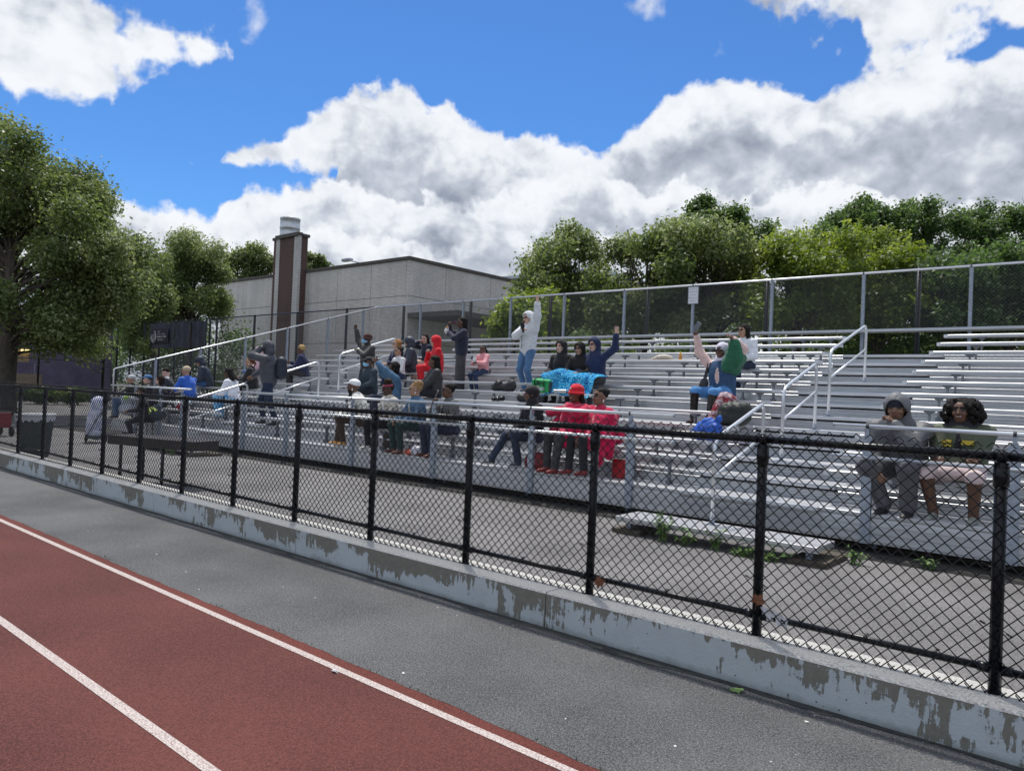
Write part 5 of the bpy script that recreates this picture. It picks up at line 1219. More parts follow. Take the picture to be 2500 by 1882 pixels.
def blanket(name, label, info, spec, amp=.012, sd=0, m=PINK):
    b = Blob()
    for q in spec: 
        if q[0] == 'c': b.cap(q[1], q[2], q[3], q[4], 0, .05, q[5] if len(q) > 5 else None)
        else: b.ell(q[1], q[2], 0, .05, None, q[0] == 's')
    V, Fq, mi = solid(b, .014)
    N_ = vnorm(V, Fq); ang = np.arctan2(V[:, 0], -V[:, 1]+.1); f = np.sin(ang*7+2*V[:, 2]+sd)+.6*np.sin(ang*13-3*V[:, 2]+2+sd)+.35*np.sin(30*V[:, 0]+4*V[:, 2]+sd)
    V = V+N_*(f*amp)[:, None]; o = link(name, mesh_np(name, [(V, Fq, mi)]), m, None); o.location = info['pos']; o.rotation_euler = (0, 0, info['rz']); o.scale = (info['s'],)*3; tag(o, label, 'blanket'); return o
YF_ = (V3(0, 1, 0), 1.9); XF_ = (V3(1, 0, 0), .7)
blanket('crimson_blanket', 'crimson fleece blanket held up around the woman in the red bucket hat', i, [
    ('e', V3(.03, -.12, .28), (.25, .21, .27)), ('e', V3(0, -.09, .47), (.22, .18, .15)), ('e', V3(.10, -.24, .14), (.16, .16, .16)), ('c', V3(-.17, -.02, .50), V3(-.30, -.16, .26), .085, .12, YF_), ('c', V3(.14, -.02, .50), V3(.10, -.22, .20), .10, .13, YF_), ('c', V3(-.05, -.20, .56), V3(-.26, -.24, .30), .055, .07, YF_), ('c', V3(.07, -.22, .56), V3(.14, -.26, .16), .065, .12, YF_),
    ('c', V3(-.18, .08, .50), V3(.18, .08, .50), .09, .09), ('c', V3(-.18, .10, .3), V3(.18, .10, .3), .12, .12), ('c', V3(.10, -.26, .2), V3(.12, -.34, .05), .10, .08, YF_), ('c', V3(-.30, -.2, .26), V3(-.34, -.22, .20), .11, .07, YF_)], .010, 1)
p, i = person('woman with glasses and pulled back dark hair under crimson blanket on her shoulders', seat(0, -5.98), s=1.0, rz=-.30, lean=.06, hy=-.12, skin='brown', top=(.44, .009, .056), inner=(.03, .07, .06), legs=(.020, .021, .026), shoe=(.22, .035, .035), hR=(-.06, -.38, .14), hL=(.12, -.38, .14), wear=('glasses', 'earrings'), hair='bun', mouth='closed', seed=5, knees=(.14, .1), feet=((-.14, -.50, -.385), (.08, -.40, -.385)))
blanket('crimson_blanket', 'crimson fleece blanket hanging to the foot board from the shoulders of the woman with glasses', i, [
    ('e', V3(.02, -.02, .26), (.27, .21, .26)), ('e', V3(.02, .0, .42), (.25, .19, .13)), ('c', V3(-.16, .0, .48), V3(-.20, -.16, .18), .075, .10, YF_), ('c', V3(.15, .0, .49), V3(.20, -.16, .16), .08, .13, YF_), ('c', V3(.20, -.16, .16), V3(.24, -.26, -.12), .13, .12, YF_), ('c', V3(.24, -.26, -.12), V3(.17, -.30, -.34), .12, .03, YF_),
    ('c', V3(-.16, .10, .48), V3(.16, .10, .48), .08, .08), ('c', V3(-.16, .12, .2), V3(.22, .12, .2), .12, .13), ('c', V3(.3, -.10, .10), V3(.34, -.14, -.05), .12, .10, YF_), ('c', V3(-.04, -.10, .49), V3(.04, -.26, .16), .08, .13, YF_), ('c', V3(-.12, -.14, .40), V3(-.10, -.28, .12), .08, .10, YF_), ('c', V3(.12, -.16, .40), V3(.16, -.34, .10), .10, .13, YF_)], .010, 4)

# front row, four people left of them
p, i = person('woman in grey cardigan with black hair tied back holding a phone before her face', seat(0, -9.08), s=1.0, rz=-.32, lean=.10, hy=-.25, hp=.06, skin='dark', top=(.085, .085, .085), legs=(.018, .022, .040), legk='denim', shoe=(.12, .04, .03), inner=(.012, .012, .014), hR=(-.05, -.30, .53), hL=(.14, -.30, .24), poseR='grip', pR=(-.6, -.2, -1),
       wear=('glasses',), hair='bun', seed=6, knees=(.22, .06), bulk=1.08, topth=.02, mouth='closed', legw=1.15)
phone(wp_(i, i['HC']+i['R']@V3(.01, -.20, -.045)), rotm(-.5, -.2, .5), PH, 'black phone held up by the woman in grey cardigan')
p, i = person('woman with blond braids piled up, dark sunglasses and blue denim jacket over cream sweater', seat(0, -9.93), s=1.0, rz=-.32, lean=.08, hy=-.45, skin='tan', top=(.045, .085, .14), topk='denim', legs=(.02, .045, .045), shoe=(.12, .05, .035), inner=(.50, .46, .38), hR=(-.14, -.36, .18), hL=(.14, -.34, .18),
       wear=(('shades', None), 'earrings'), hair='braidup', hairc=(.33, .20, .09), seed=7, bulk=1.15, topth=.02, mouth='open', knees=(.17, .13))
p, i = person('smiling woman in cream fleece vest, sunglasses and red and blue headband', seat(0, -10.62), s=1.0, rz=-.28, lean=.16, hy=-.1, hp=.16, skin='deep', top=(.45, .42, .35), topk='fleece', legs=(.012, .012, .014), shoe=(.5, .5, .48), inner=(.65, .65, .68), sleeve='short', hR=(-.12, -.34, .20), hL=(.14, -.34, .20),
       wear=(('headband', (.22, .03, .06)), 'shades'), hair='topbun', hairc=(.03, .018, .012), seed=8, mouth='smile', bulk=1.1, topth=.02, knees=(.22, .12))
p, i = person('man in white baseball cap and white sweater with dark stripes leaning forward in tan boots', seat(0, -11.47), s=1.06, rz=-.75, lean=.30, hy=-.1, hp=-.05, skin='dark', top=(.60, .60, .56), legs=(.060, .038, .028), shoe=(.42, .20, .05), hR=(-.10, -.42, .20), hL=(.12, -.42, .20), wear=(('cap', (.68, .69, .72)), 'earrings'), hair='fade', beard=True, seed=9, mouth='smile', bulk=1.06, topth=.018, knees=(.14, .14), feet=((-.16, -.50, -.365), (.14, -.36, -.365)))
ST = cloth((.02, .035, .04), .85, 'knit')
for zz in (.23, .30):
    b = Blob(); U = i['U']; c0 = i['P']+U*zz; b.cap(c0-i['X1']*.0, c0+i['X1']*.001, .186, .186, 0, .01, (U, 9)); 
    V, Fq, mi = solid(b, .010); V = V-(V-c0)@i['FW'][:, None]*i['FW'][None]*.22; V = V-0; link('sweater_stripe', mesh_np('sweater_stripe', [(V, Fq, mi)]), ST, p)

# second band of seats
p, i = person('woman in blue denim jacket with both arms raised and face mask under her chin', seat(2, -12.02, dz=.03), s=1.02, rz=-.5, lean=.02, hy=-.2, skin='dark', top=(.040, .085, .145), topk='denim', legs=(.02, .025, .045), hR=(-.36, -.28, .86), hL=(-.06, -.36, .84), poseR='open', poseL='open', pR=(-1, 0, -1), pL=(1, -.3, .1),
       wear=('chinmask', ('shades', None)), hair='bob', seed=10, mouth='open', bulk=1.12, topth=.02)
p, i = person('man in black baseball cap, sunglasses and pale blue face mask in dark denim jacket', seat(3, -13.55), s=1.0, rz=-.15, lean=.10, hy=-.1, skin='dark', top=(.022, .034, .045), topk='denim', legs=(.015, .02, .03), hR=(-.12, -.34, .18), hL=(.14, -.34, .18), wear=(('cap', (.012, .013, .018)), 'shades', 'mask'), hair='short', seed=11, bulk=1.12, topth=.022)
p, i = person('standing person in brown bucket hat and face mask, dark leather jacket, one arm raised', tread(4, -14.1), sit=False, s=.98, rz=-.2, lean=.03, hy=-.1, skin='deep', top=(.028, .028, .028), topk='shell', legs=(.010, .010, .013), hR=(-.42, -.12, 1.78), hL=(.02, -.26, 1.26), poseR='curl', poseL='grip', pR=(-1, .1, -.6), pL=(.9, -.2, -.8),
       wear=(('bucket', (.055, .022, .018)), 'mask'), hair='short', seed=12, bulk=1.14, topth=.03)
tote = Blob(); tote.cap(V3(-.10, 0, -.10), V3(.10, 0, -.10), .05, .05, 0, .03); tote.cap(V3(-.11, 0, .07), V3(.11, 0, .07), .035, .035, 0, .12); tote.cap(V3(-.08, 0, .08), V3(-.03, 0, .34), .008, .008, 0, .01); tote.cap(V3(.08, 0, .08), V3(-.03, 0, .34), .008, .008, 0, .01)
o = blobobj('tote_bag', tote, .011, mat('beige_canvas', (.36, .33, .24), .9, var=.1), None, .004, 3); o.location = (-13.72, S0+RUN*4-.34, Z0+RISE*4+.32); o.rotation_euler = (0, 0, -.3); tag(o, 'beige tote bag hanging from the arm of the standing person in bucket hat', 'bag')
p, i = person('man with black shoulder length locs in black jacket turned to his right', seat(3, -11.40), s=1.02, rz=-.55, lean=.06, hy=-.35, skin='dark', top=(.020, .021, .024), topk='shell', legs=(.012, .013, .018), hR=(-.20, -.42, .22), hL=(.10, -.40, .10), hair='locs', seed=13, bulk=1.1, topth=.028, mouth='smile')
p, i = person('woman with long reddish blond hair and sunglasses', seat(6, -14.75), s=.98, rz=-.2, lean=.06, hy=-.25, skin='light', top=(.020, .025, .06), legs=(.03, .03, .05), hR=(-.10, -.34, .22), hL=(.10, -.34, .22), wear=('shades',), hair='long', hairc=(.36, .17, .06), seed=14, mouth='closed')
p, i = person('girl in white shirt with dark hair pulled back seated behind the raised arms', seat(5, -13.95), s=.92, rz=-.15, lean=.10, hy=-.2, skin='tan', top=(.60, .60, .62), legs=(.02, .03, .08), hR=(-.10, -.34, .22), hL=(.10, -.34, .22), hair='bun', hairc=(.02, .013, .010), seed=15)
p, i = person('man in dark blue hooded puffer jacket and black cap turned left', seat(6, -14.20), s=1.02, rz=-.6, lean=.12, hy=-.4, hp=.1, skin='tan', top=(.020, .028, .048), topk='puffer', legs=(.02, .02, .03), hR=(-.10, -.34, .30), hL=(.10, -.34, .22), wear=(('cap', (.014, .015, .02)), 'hood'), hair=None, seed=16, topth=.04, beard=True)
p, i = person('woman in navy sweatshirt shading her eyes, long dark hair over her face', seat(7, -14.25, dz=-.03), s=1.0, rz=-.3, lean=.16, hy=.5, hp=.25, skin='light', top=(.014, .020, .042), legs=(.60, .40, .32), legk='skin', hR=(-.12, -.22, .66), hL=(.06, -.30, .14), poseR='curl', pR=(-1, -.3, -.5), hair='long', hairc=(.018, .012, .010), seed=17, bare=True, shorts=True, topth=.018)
p, i = person('person in bright red hooded sweatshirt and red trousers with hand at the chin', seat(6, -13.25), s=1.03, rz=-.55, lean=.10, hy=-.5, skin='light', top=(.55, .012, .022), legs=(.50, .010, .02), shoe=(.4, .02, .03), hR=(-.04, -.24, .48), hL=(.02, -.34, .14), poseR='fist', pR=(-.5, -.3, -1), wear=('hood', 'glasses'), hair='short', seed=18, topth=.026, bulk=1.06)
p, i = person('standing woman in navy sweatshirt and long dark grey skirt filming with a phone', tread(6, -12.18), sit=False, s=1.02, rz=-.55, lean=.0, hy=-.15, hp=-.05, skin='dark', top=(.016, .020, .038), legs=(.045, .046, .050), shoe=(.02, .02, .022), hR=(-.22, -.24, 1.50), hL=(.02, -.30, 1.30), poseR='grip', poseL='grip', pR=(-1, .1, -.8), pL=(1, .0, -.8), hair='locs', seed=19, skirt='long', bulk=1.10, topth=.022, mouth='closed')
phone(wp_(i, i['HC'])-.15*_r0-.10*_f, rotm(-.35+math.pi, 0, 1.57), PHB, 'dark red phone held sideways by the standing woman in navy sweatshirt')
fd = Blob(); fd.ell(V3(0, 0, 0), (.055, .05, .065), 0); fd.ell(V3(.02, 0, .06), (.04, .03, .04), 0); fd.ell(V3(.03, -.01, .07), (.03, .025, .03), 1, .01)
WPM = mat('white_paper', (.68, .68, .70), .8, bump=.006, bscale=40); BRD = mat('bread', (.45, .22, .07), .8)
o = blobobj('wrapped_snack', fd, .007, [WPM, BRD], None, .006, 2, 4); o.location = handpt(i, 1, .09, .03); tag(o, 'snack in white paper held by the standing woman in navy sweatshirt', 'food')
p, i = person('little girl in pale pink puffer jacket and dark leggings eating', seat(6, -11.72), s=.76, rz=-.15, lean=.06, hy=.25, skin='dark', top=(.62, .26, .28), topk='puffer', legs=(.020, .032, .065), legk='denim', shoe=(.42, .43, .45), hR=(-.02, -.30, .34), hL=(.05, -.30, .33), poseR='grip', poseL='grip', pR=(-1, .1, -.6), pL=(1, .1, -.6), hair='pony', seed=20, topth=.034, feet=((-.14, -.34, -.42/.76), (.10, -.34, -.42/.76)), mouth='smile')
fd = Blob(); fd.ell(V3(0, 0, 0), (.045, .04, .055), 0); fd.ell(V3(.0, 0, .06), (.022, .02, .045), 0)
o = blobobj('paper_napkin', fd, .007, [WPM], None, .006, 5, 4); o.location = wp_(i, (.01, -.36, .40)); tag(o, 'white paper wrap held by the little girl in pink', 'food')
# standing woman waving
p, i = person('standing woman in pale grey hooded fleece and blue jeans waving one arm high', tread(6, -10.16), sit=False, s=1.04, rz=-.12, lean=.02, hy=-.1, skin='light', top=(.56, .58, .60), topk='fleece', legs=(.055, .115, .215), legk='denim', shoe=(.25, .26, .30), hL=(.33, -.10, 1.98), hR=(.10, -.28, 1.27), poseL='open', poseR='grip', pL=(1, .3, -.3), pR=(-1, -.1, -.6), wear=('hood', 'shades'), hair='short', hairc=(.012, .01, .01), seed=21, topth=.036, bulk=1.04, mouth='open')
mb = MB(); mb.tube([(-.05, -.172, .92), (.0, -.178, 1.0)], .004, 6); mb.build('pocket_zip', DARKIN, p); mb = MB(); mb.tube([(.01, -.190, .90), (.008, -.205, 1.1), (.005, -.19, 1.32)], .0045, 6); mb.build('jacket_zip', DARKIN, p)
fl = Blob(); rg = random.Random(3)
for k in range(16): fl.cap(V3(0, 0, 0), V3(rg.uniform(-.07, .08), rg.uniform(-.03, .03), rg.uniform(-.12, .13)), .022, .016, 0, .01)
o = blobobj('black_glove', fl, .010, [cloth((.012, .012, .015), .9, 'fleece')], None, .006, 8, 3); o.location = wp_(i, (.13, -.32, 1.33)); tag(o, 'fluffy black glove held against the chest of the woman in pale grey fleece', 'glove')
# beach towel group
p, i = person('pale woman in black hooded jacket with brown hair under the beach towel', seat(5, -8.98), s=1.0, rz=-.05, lean=.08, hy=-.1, hp=-.04, skin='light', top=(.012, .012, .014), legs=(.02, .02, .02), wear=('hood',), hair='short', hairc=(.05, .022, .012), seed=22, topth=.028, mouth='open', hR=(-.10, -.30, .16), hL=(.10, -.30, .16))
p, i = person('person in black hood and glasses tucked behind the navy hooded woman', seat(5, -8.50), s=.94, rz=.1, lean=.18, hy=-.1, hp=.05, skin='tan', top=(.016, .014, .014), topk='spots', legs=(.02, .02, .02), wear=('hood', 'glasses'), hair='short', seed=23, topth=.022)
p, i = person('laughing woman in navy hooded sweatshirt and sunglasses with one arm thrown up', seat(5, -8.16), s=1.04, rz=.05, lean=.04, side=-.06, hy=-.2, skin='light', top=(.012, .022, .065), legs=(.035, .035, .04), hL=(.46, -.10, .93), hR=(-.20, -.30, .16), poseL='open', pL=(.6, .2, -.6), wear=('hood', 'shades'), hair='short', seed=24, topth=.026, bulk=1.1, mouth='open')
def towelmat():
    m = mat('swirl_towel', (.02, .28, .55), .9, 0, .1); n, l, b = nodes_of(m); tcn = n['Texture Coordinate'].outputs['Object']
    a = n.new('ShaderNodeTexNoise'); a.inputs['Scale'].default_value = 6; a.inputs['Distortion'].default_value = 2.2; a.inputs['Detail'].default_value = 1.5; l.new(tcn, a.inputs['Vector'])
    r = n.new('ShaderNodeValToRGB'); l.new(a.outputs[0], r.inputs[0]); r.color_ramp.interpolation = 'CONSTANT'
    e = r.color_ramp.elements; e[0].position = 0; e[0].color = (.015, .20, .45, 1); e[1].position = .40; e[1].color = (.14, .55, .72, 1)
    for p_, c in ((.44, (.012, .17, .42, 1)), (.49, (.02, .30, .55, 1)), (.52, (.012, .03, .18, 1)), (.56, (.02, .25, .50, 1)), (.60, (.20, .62, .75, 1)), (.64, (.012, .10, .32, 1))): q = e.new(p_); q.color = c
    l.new(r.outputs[0], b.inputs['Base Color']); return m
TW = towelmat()
def drape(name, label, cat, path, x0, x1, m, nx=44, amp=.03, th=.012, seed=0, edge=None):
    """cloth laid over a (y,z) path, hanging folds growing downwards"""
    P = np.array(path, float); seg = np.r_[0, np.cumsum(np.linalg.norm(np.diff(P, axis=0), axis=1))]; n = 36; tt_ = np.linspace(0, seg[-1], n)
    Y = np.interp(tt_, seg, P[:, 0]); Z = np.interp(tt_, seg, P[:, 1]); rg = np.random.default_rng(seed); ph = rg.random(6)*6
    for _ in range(3): Y[1:-1] = (Y[:-2]+2*Y[1:-1]+Y[2:])/4; Z[1:-1] = (Z[:-2]+2*Z[1:-1]+Z[2:])/4
    V = []
    for i_ in range(nx+1):
        u = i_/nx
        for j in range(n):
            f = j/(n-1); x = x0(f)+(x1(f)-x0(f))*u; w = np.sin(x*26+ph[0]+3*f)*.5+np.sin(x*47+ph[1]-2*f)*.3+np.sin(x*13+ph[2]+5*f)*.5
            bump_ = math.exp(-((x-x0(.4)-.25)/.10)**2)+math.exp(-((x-x0(.4)-.45)/.10)**2)
            V.append((x+.012*math.sin(9*f+x*20), Y[j]-amp*w*(.3+f), Z[j]+amp*.6*w+(edge(u, f) if edge else 0)))
    Fq = [(a*n+b_, (a+1)*n+b_, (a+1)*n+b_+1, a*n+b_+1) for a in range(nx) for b_ in range(n-1)]
    mb = MB(); mb.add(V, Fq); o = mb.build(name, m, None, True); sm_ = o.modifiers.new('thickness', 'SOLIDIFY'); sm_.thickness = th; sm_.offset = 0; ss = o.modifiers.new('smooth', 'SUBSURF'); ss.levels = 1; ss.render_levels = 1; tag(o, label, cat); return o
y5, z5 = S0+RUN*5, Z0+RISE*5
drape('beach_towel', 'blue swirl patterned beach towel spread over the knees of the hooded women', 'towel', [(y5-.02, z5+.27), (y5-.12, z5+.26), (y5-.34, z5+.24), (y5-.46, z5+.17), (y5-.52, z5-.02), (y5-.58, z5-.17), (y5-.64, z5-.22)], lambda f: -9.22+.30*f, lambda f: -7.78-.02*f, TW, 52, .022, .014, 3, lambda u, f: -.10*abs(u-.3)*(1 if u > .3 else 1.6)+.05*math.exp(-((u-.27)/.10)**2)-.10*max(0, u-.75)*(1-f))
mb = MB(); mb.tube([(-8.10, y5-.50, z5+.05), (-8.06, y5-.56, z5-.10), (-8.12, y5-.66, z5-.24), (-8.22, y5-.68, z5-.27)], .010, 6); 
y4, z4 = S0+RUN*4, Z0+RISE*4
# things on seat row five: green delivery bag, foil tray, black bags
gb = thing('delivery_bag', (-8.93, y4+.06, z4), 'green insulated food delivery bag with black and white lettering beside the beach towel', 'bag', rz=.05)
GRN = mat('green_vinyl', (.015, .33, .09), .5, var=.12, vscale=6, bump=.008, bscale=7)
MB().add([(-.22, -.11, 0), (.19, -.11, 0), (.20, .14, 0), (-.22, .14, 0), (-.21, -.10, .26), (.20, -.09, .24), (.19, .13, .27), (-.20, .13, .29)], [(0,3,2,1),(4,5,6,7),(0,1,5,4),(1,2,6,5),(2,3,7,6),(3,0,4,7)]).build('bag_shell', GRN, gb, False, .02)
MB().tube([(-.12, -.12, .02), (-.125, -.125, .25), (-.06, -.10, .30), (.06, -.10, .30), (.10, -.12, .24), (.10, -.12, .02)], .008, 6, flat=(2, .5)).build('bag_strap', EYE, gb)
MB().box((.20, -.10, .005), (.225, .13, .20)).build('side_pocket', cloth((.04, .05, .05), .8, 'shell'), gb)
text('bag_lettering', 'Uber', .115, Matrix.Translation((-.02, -.1115, .145)) @ Matrix.Rotation(math.pi/2, 4, 'X'), EYE, gb, .001, bold=.003)
text('bag_lettering', 'Eats', .115, Matrix.Translation((.02, -.1135, .045)) @ Matrix.Rotation(math.pi/2, 4, 'X'), WPM, gb, .001, bold=.003)
fo = MB(); fo.add([(-.14, -.09, 0), (.14, -.09, 0), (.14, .09, 0), (-.14, .09, 0), (-.16, -.11, .055), (.16, -.11, .055), (.16, .11, .055), (-.16, .11, .055), (-.13, -.08, .07), (.13, -.08, .075), (.12, .08, .07), (-.12, .08, .08)], [(0,3,2,1),(0,1,5,4),(1,2,6,5),(2,3,7,6),(3,0,4,7),(4,5,9,8),(5,6,10,9),(6,7,11,10),(7,4,8,11),(8,9,10,11)])
o = fo.build('foil_tray', mat('crumpled_foil', (.7, .7, .7), .3, .9, bump=.02, bscale=40), None); o.location = (-8.45, y4+.06, z4+.001); tag(o, 'crumpled foil food tray between the green bag and the beach towel', 'tray')
def bag(name, label, loc, prims, m, h=.012, amp=.008, seed=0, sc=2, rz=0, cat='bag'):
    b = Blob()
    for q in prims:
        if q[0] == 'c': b.cap(V3(*q[1]), V3(*q[2]), q[3], q[4], q[5] if len(q) > 5 else 0, .035)
        else: b.ell(V3(*q[1]), q[2], q[3] if len(q) > 3 else 0, .035)
    o = blobobj(name, b, h, m, None, amp, seed, sc); o.location = loc; o.rotation_euler = (0, 0, rz); tag(o, label, cat); return o
BLK = cloth((.012, .012, .014), .7, 'shell')
bag('duffel_bag', 'slumped black bag on the seat left of the woman in pale grey fleece', (-10.15+.22, y4+.10, z4), [('c', (-.30, 0, .07), (.0, 0, .07), .07, .07), ('e', (-.20, 0, .15), (.10, .08, .08)), ('c', (-.02, 0, .08), (.18, 0, .10), .08, .09), ('e', (.15, 0, .16), (.09, .08, .08)), ('c', (-.16, 0, .2), (.0, -.05, .22), .012, .012)], [BLK], .012, .008, 4)
bag('dark_bag', 'black bag tucked on the lower seat under the foil tray', (-8.82, S0+RUN*3+.10, Z0+RISE*3), [('c', (-.2, 0, .08), (.2, 0, .08), .08, .09), ('e', (.1, 0, .13), (.12, .09, .08))], [BLK], .013, .008, 5)
sh = bag('black_shoe', 'pair of black shoes on the seat before the woman in pale grey fleece', (-9.55, S0+RUN*3+.10, Z0+RISE*3), [('c', (-.10, .08, .04), (-.10, -.08, .035), .045, .038), ('c', (.0, .08, .04), (.01, -.08, .035), .045, .038), ('e', (-.1, .08, .07), (.04, .05, .05)), ('e', (0, .08, .07), (.04, .05, .05))], [EYE], .009, 0, 0, cat='shoes')
bag('canvas_bag', 'flattened cream canvas bag lying alone on an upper seat', (-7.68, S0+RUN*8+.12, Z0+RISE*8), [('c', (-.18, 0, .045), (.16, 0, .04), .048, .045), ('e', (0, 0, .07), (.17, .09, .055)), ('e', (-.22, -.02, .03), (.06, .06, .03))], [mat('cream_canvas', (.58, .52, .43), .9, var=.1, bump=.006, bscale=20)], .011, .007, 6)
jb = thing('juice_bottle', (-7.28, S0+RUN*8+.10, Z0+RISE*8), 'small bottle of orange juice beside the cream canvas bag', 'bottle')
MB().lathe([(0, 0), (.032, 0), (.034, .02), (.034, .10), (.030, .125), (.014, .15), (.013, .165)], 14).build('bottle_body', mat('orange_juice', (.70, .30, .04), .2, 0, .5), jb, True); MB().lathe([(.016, .158), (.016, .182), (0, .182)], 12).build('bottle_cap', mat('cap_yellow', (.7, .5, .1), .4), jb, True)
MB().lathe([(.0345, .045), (.0347, .085)], 14).build('bottle_label', mat('label_amber', (.5, .22, .05), .5), jb, True)
bag('plastic_bags', 'two tied white and orange plastic shopping bags on the front foot board', (-9.62, S0-.22, Z0-TRD), [('e', (-.10, 0, .05), (.11, .08, .055), 1), ('e', (.08, 0, .08), (.12, .09, .085)), ('e', (.12, -.02, .12), (.08, .07, .06)), ('c', (.08, 0, .15), (.06, 0, .25), .014, .010), ('c', (-.02, 0, .10), (.02, 0, .17), .012, .02)], [mat('white_bag_film', (.62, .62, .68), .4, bump=.01, bscale=25), mat('orange_bag_film', (.62, .12, .06), .4, bump=.01, bscale=25)], .010, .008, 7, 3)
bag('brown_handbag', 'dark brown handbag between the knees behind the front row guard rail', (-10.42, S0-.06, Z0-TRD), [('c', (-.12, 0, .12), (.12, 0, .12), .07, .07), ('c', (-.12, 0, .28), (.12, 0, .28), .05, .05), ('c', (-.08, 0, .3), (0, 0, .42), .01, .01), ('c', (.08, 0, .3), (0, 0, .42), .01, .01)], [mat('brown_leather', (.05, .032, .022), .45, var=.2)], .011, .004, 8)
bag('red_bag', 'dark red bag under the front seat behind the stretched legs', (-6.98, S0-.06, Z0-TRD), [('c', (-.16, 0, .10), (.16, 0, .10), .10, .10), ('c', (-.14, 0, .20), (.12, 0, .20), .06, .06)], [mat('dark_red_nylon', (.22, .018, .025), .6, var=.15)], .013, .006, 9)
cb = thing('red_box', (-5.60, S0+.14, Z0-TRD), 'bright red cooler box under the front seat right of the hanging blanket', 'box'); MB().box((-.12, -.11, 0), (.12, .11, .27)).build('box_body', mat('red_plastic', (.38, .01, .018), .4), cb, False, .02); MB().box((-.13, -.12, .27), (.13, .12, .30)).build('box_lid', mat('pale_lid', (.55, .5, .5), .5), cb, False, .01)

# upper right pair
p, i = person('woman in white headscarf, sunglasses and denim vest with both arms up holding a phone', seat(4, -5.24), s=1.06, rz=-.12, lean=.04, side=-.02, hy=.05, skin='dark', top=(.022, .052, .105), topk='denim', legs=(.055, .16, .34), legk='denim', shoe=(.07, .025, .018), inner=(.58, .42, .38), sleeve='inner', hR=(-.40, -.16, .98), hL=(.24, -.14, .92), poseR='grip', poseL='curl', pR=(-.6, .2, -.6), pL=(.25, .7, -.2),
       wear=(('hijab', (.58, .56, .66)), 'shades'), hair=None, seed=25, bulk=1.2, topth=.02, shorts='knee', knees=(.18, .12), feet=((-.24, -.44, -.40), (.02, -.40, -.40)), mouth='smile')
phone(wp_(i, i['hands'][0][0]+i['hands'][0][1]*.13+V3(.05, -.03, .02)), rotm(-.1, -.1, .55), mat('phone_grey', (.28, .29, .30), .4), 'grey phone held high by the woman in white headscarf', 1.15)
gj = Blob(); gj.cap(V3(.24, -.14, .88), V3(.14, -.12, .50), .050, .10, 0, .05); gj.cap(V3(.25, -.10, .90), V3(.30, -.08, .62), .05, .09, 0, .06); gj.ell(V3(.20, -.10, .55), (.13, .08, .12), 0, .05); gj.cap(V3(.20, .0, .45), V3(.24, .06, .66), .09, .09, 0, .06); gj.cap(V3(.24, .06, .66), V3(.24, -.10, .86), .09, .06, 0, .06)
V, Fq, mi = solid(gj, .012, .009, 5, 1.4); o = link('green_sweatshirt', mesh_np('green_sweatshirt', [(V, Fq, mi)]), cloth((.018, .105, .055), .9, 'knit')); o.location = i['pos']; o.rotation_euler = (0, 0, i['rz']); o.scale = (i['s'],)*3; tag(o, 'green sweatshirt pulled over the raised arm of the woman in white headscarf', 'garment')
bag('shoulder_bag', 'small dark grey shoulder bag hanging at the side of the woman in white headscarf', wp_(i, (-.27, -.10, .24)), [('e', (0, 0, 0), (.085, .04, .075)), ('e', (-.03, 0, -.04), (.07, .035, .05)), ('c', (.02, 0, .05), (.10, .02, .34), .011, .011), ('c', (-.02, 0, .05), (.08, -.02, .34), .009, .009)], [cloth((.022, .022, .024), .5, 'shell')], .008, .003, 11, 2, -.2)
p, i = person('woman with long black hair and glasses in white hooded top on an upper row', seat(7, -5.62, dz=-.02), s=.98, rz=-.25, lean=.16, hy=-.15, hp=.08, skin='tan', top=(.60, .62, .66), legs=(.012, .020, .045), hR=(-.06, -.30, .24), hL=(.10, -.32, .20), wear=('glasses',), hair='long', seed=26, topth=.026)
pb = bag('plaid_shirt', 'red and white plaid shirt heaped before the woman in white headscarf', (-4.87, S0+RUN*3+.05, Z0+RISE*3-.20), [('c', (.02, -.1, .42), (-.10, -.34, .0), .085, .085), ('e', (.06, -.05, .38), (.15, .12, .10)), ('c', (.1, -.1, .36), (.06, -.26, .16), .08, .06), ('c', (-.08, -.3, .05), (-.12, -.36, -.14), .06, .03)], [cloth((.16, .02, .03), .9, 'plaid', (.50, .42, .44))], .012, .012, 12, 1.4, cat='garment')
bag('black_backpack', 'black backpack with olive sheen standing behind the royal blue bag', (-4.52, S0+RUN*2+.14, Z0+RISE*2), [('c', (-.14, 0, .12), (.14, 0, .12), .12, .12), ('c', (-.12, 0, .24), (.16, 0, .25), .10, .12), ('c', (-.06, 0, .34), (.06, 0, .36), .02, .02)], [cloth((.016, .020, .016), .6, 'shell')], .012, .008, 13)
bag('blue_bag', 'royal blue cloth bag with two loops in front of the black backpack', (-4.60, S0+RUN*1+.12, Z0+RISE*1+.005), [('c', (-.18, 0, .085), (.16, 0, .085), .085, .085), ('c', (-.10, 0, .14), (.10, 0, .16), .09, .10), ('e', (.0, 0, .24), (.10, .07, .08)), ('c', (.08, -.02, .26), (.17, -.02, .33), .016, .016), ('c', (.17, -.02, .33), (.19, -.02, .28), .016, .014), ('c', (.19, -.02, .28), (.11, -.02, .21), .014, .014), ('e', (-.14, 0, .2), (.04, .04, .06))], [cloth((.010, .075, .38), .6, 'shell')], .011, .009, 14)

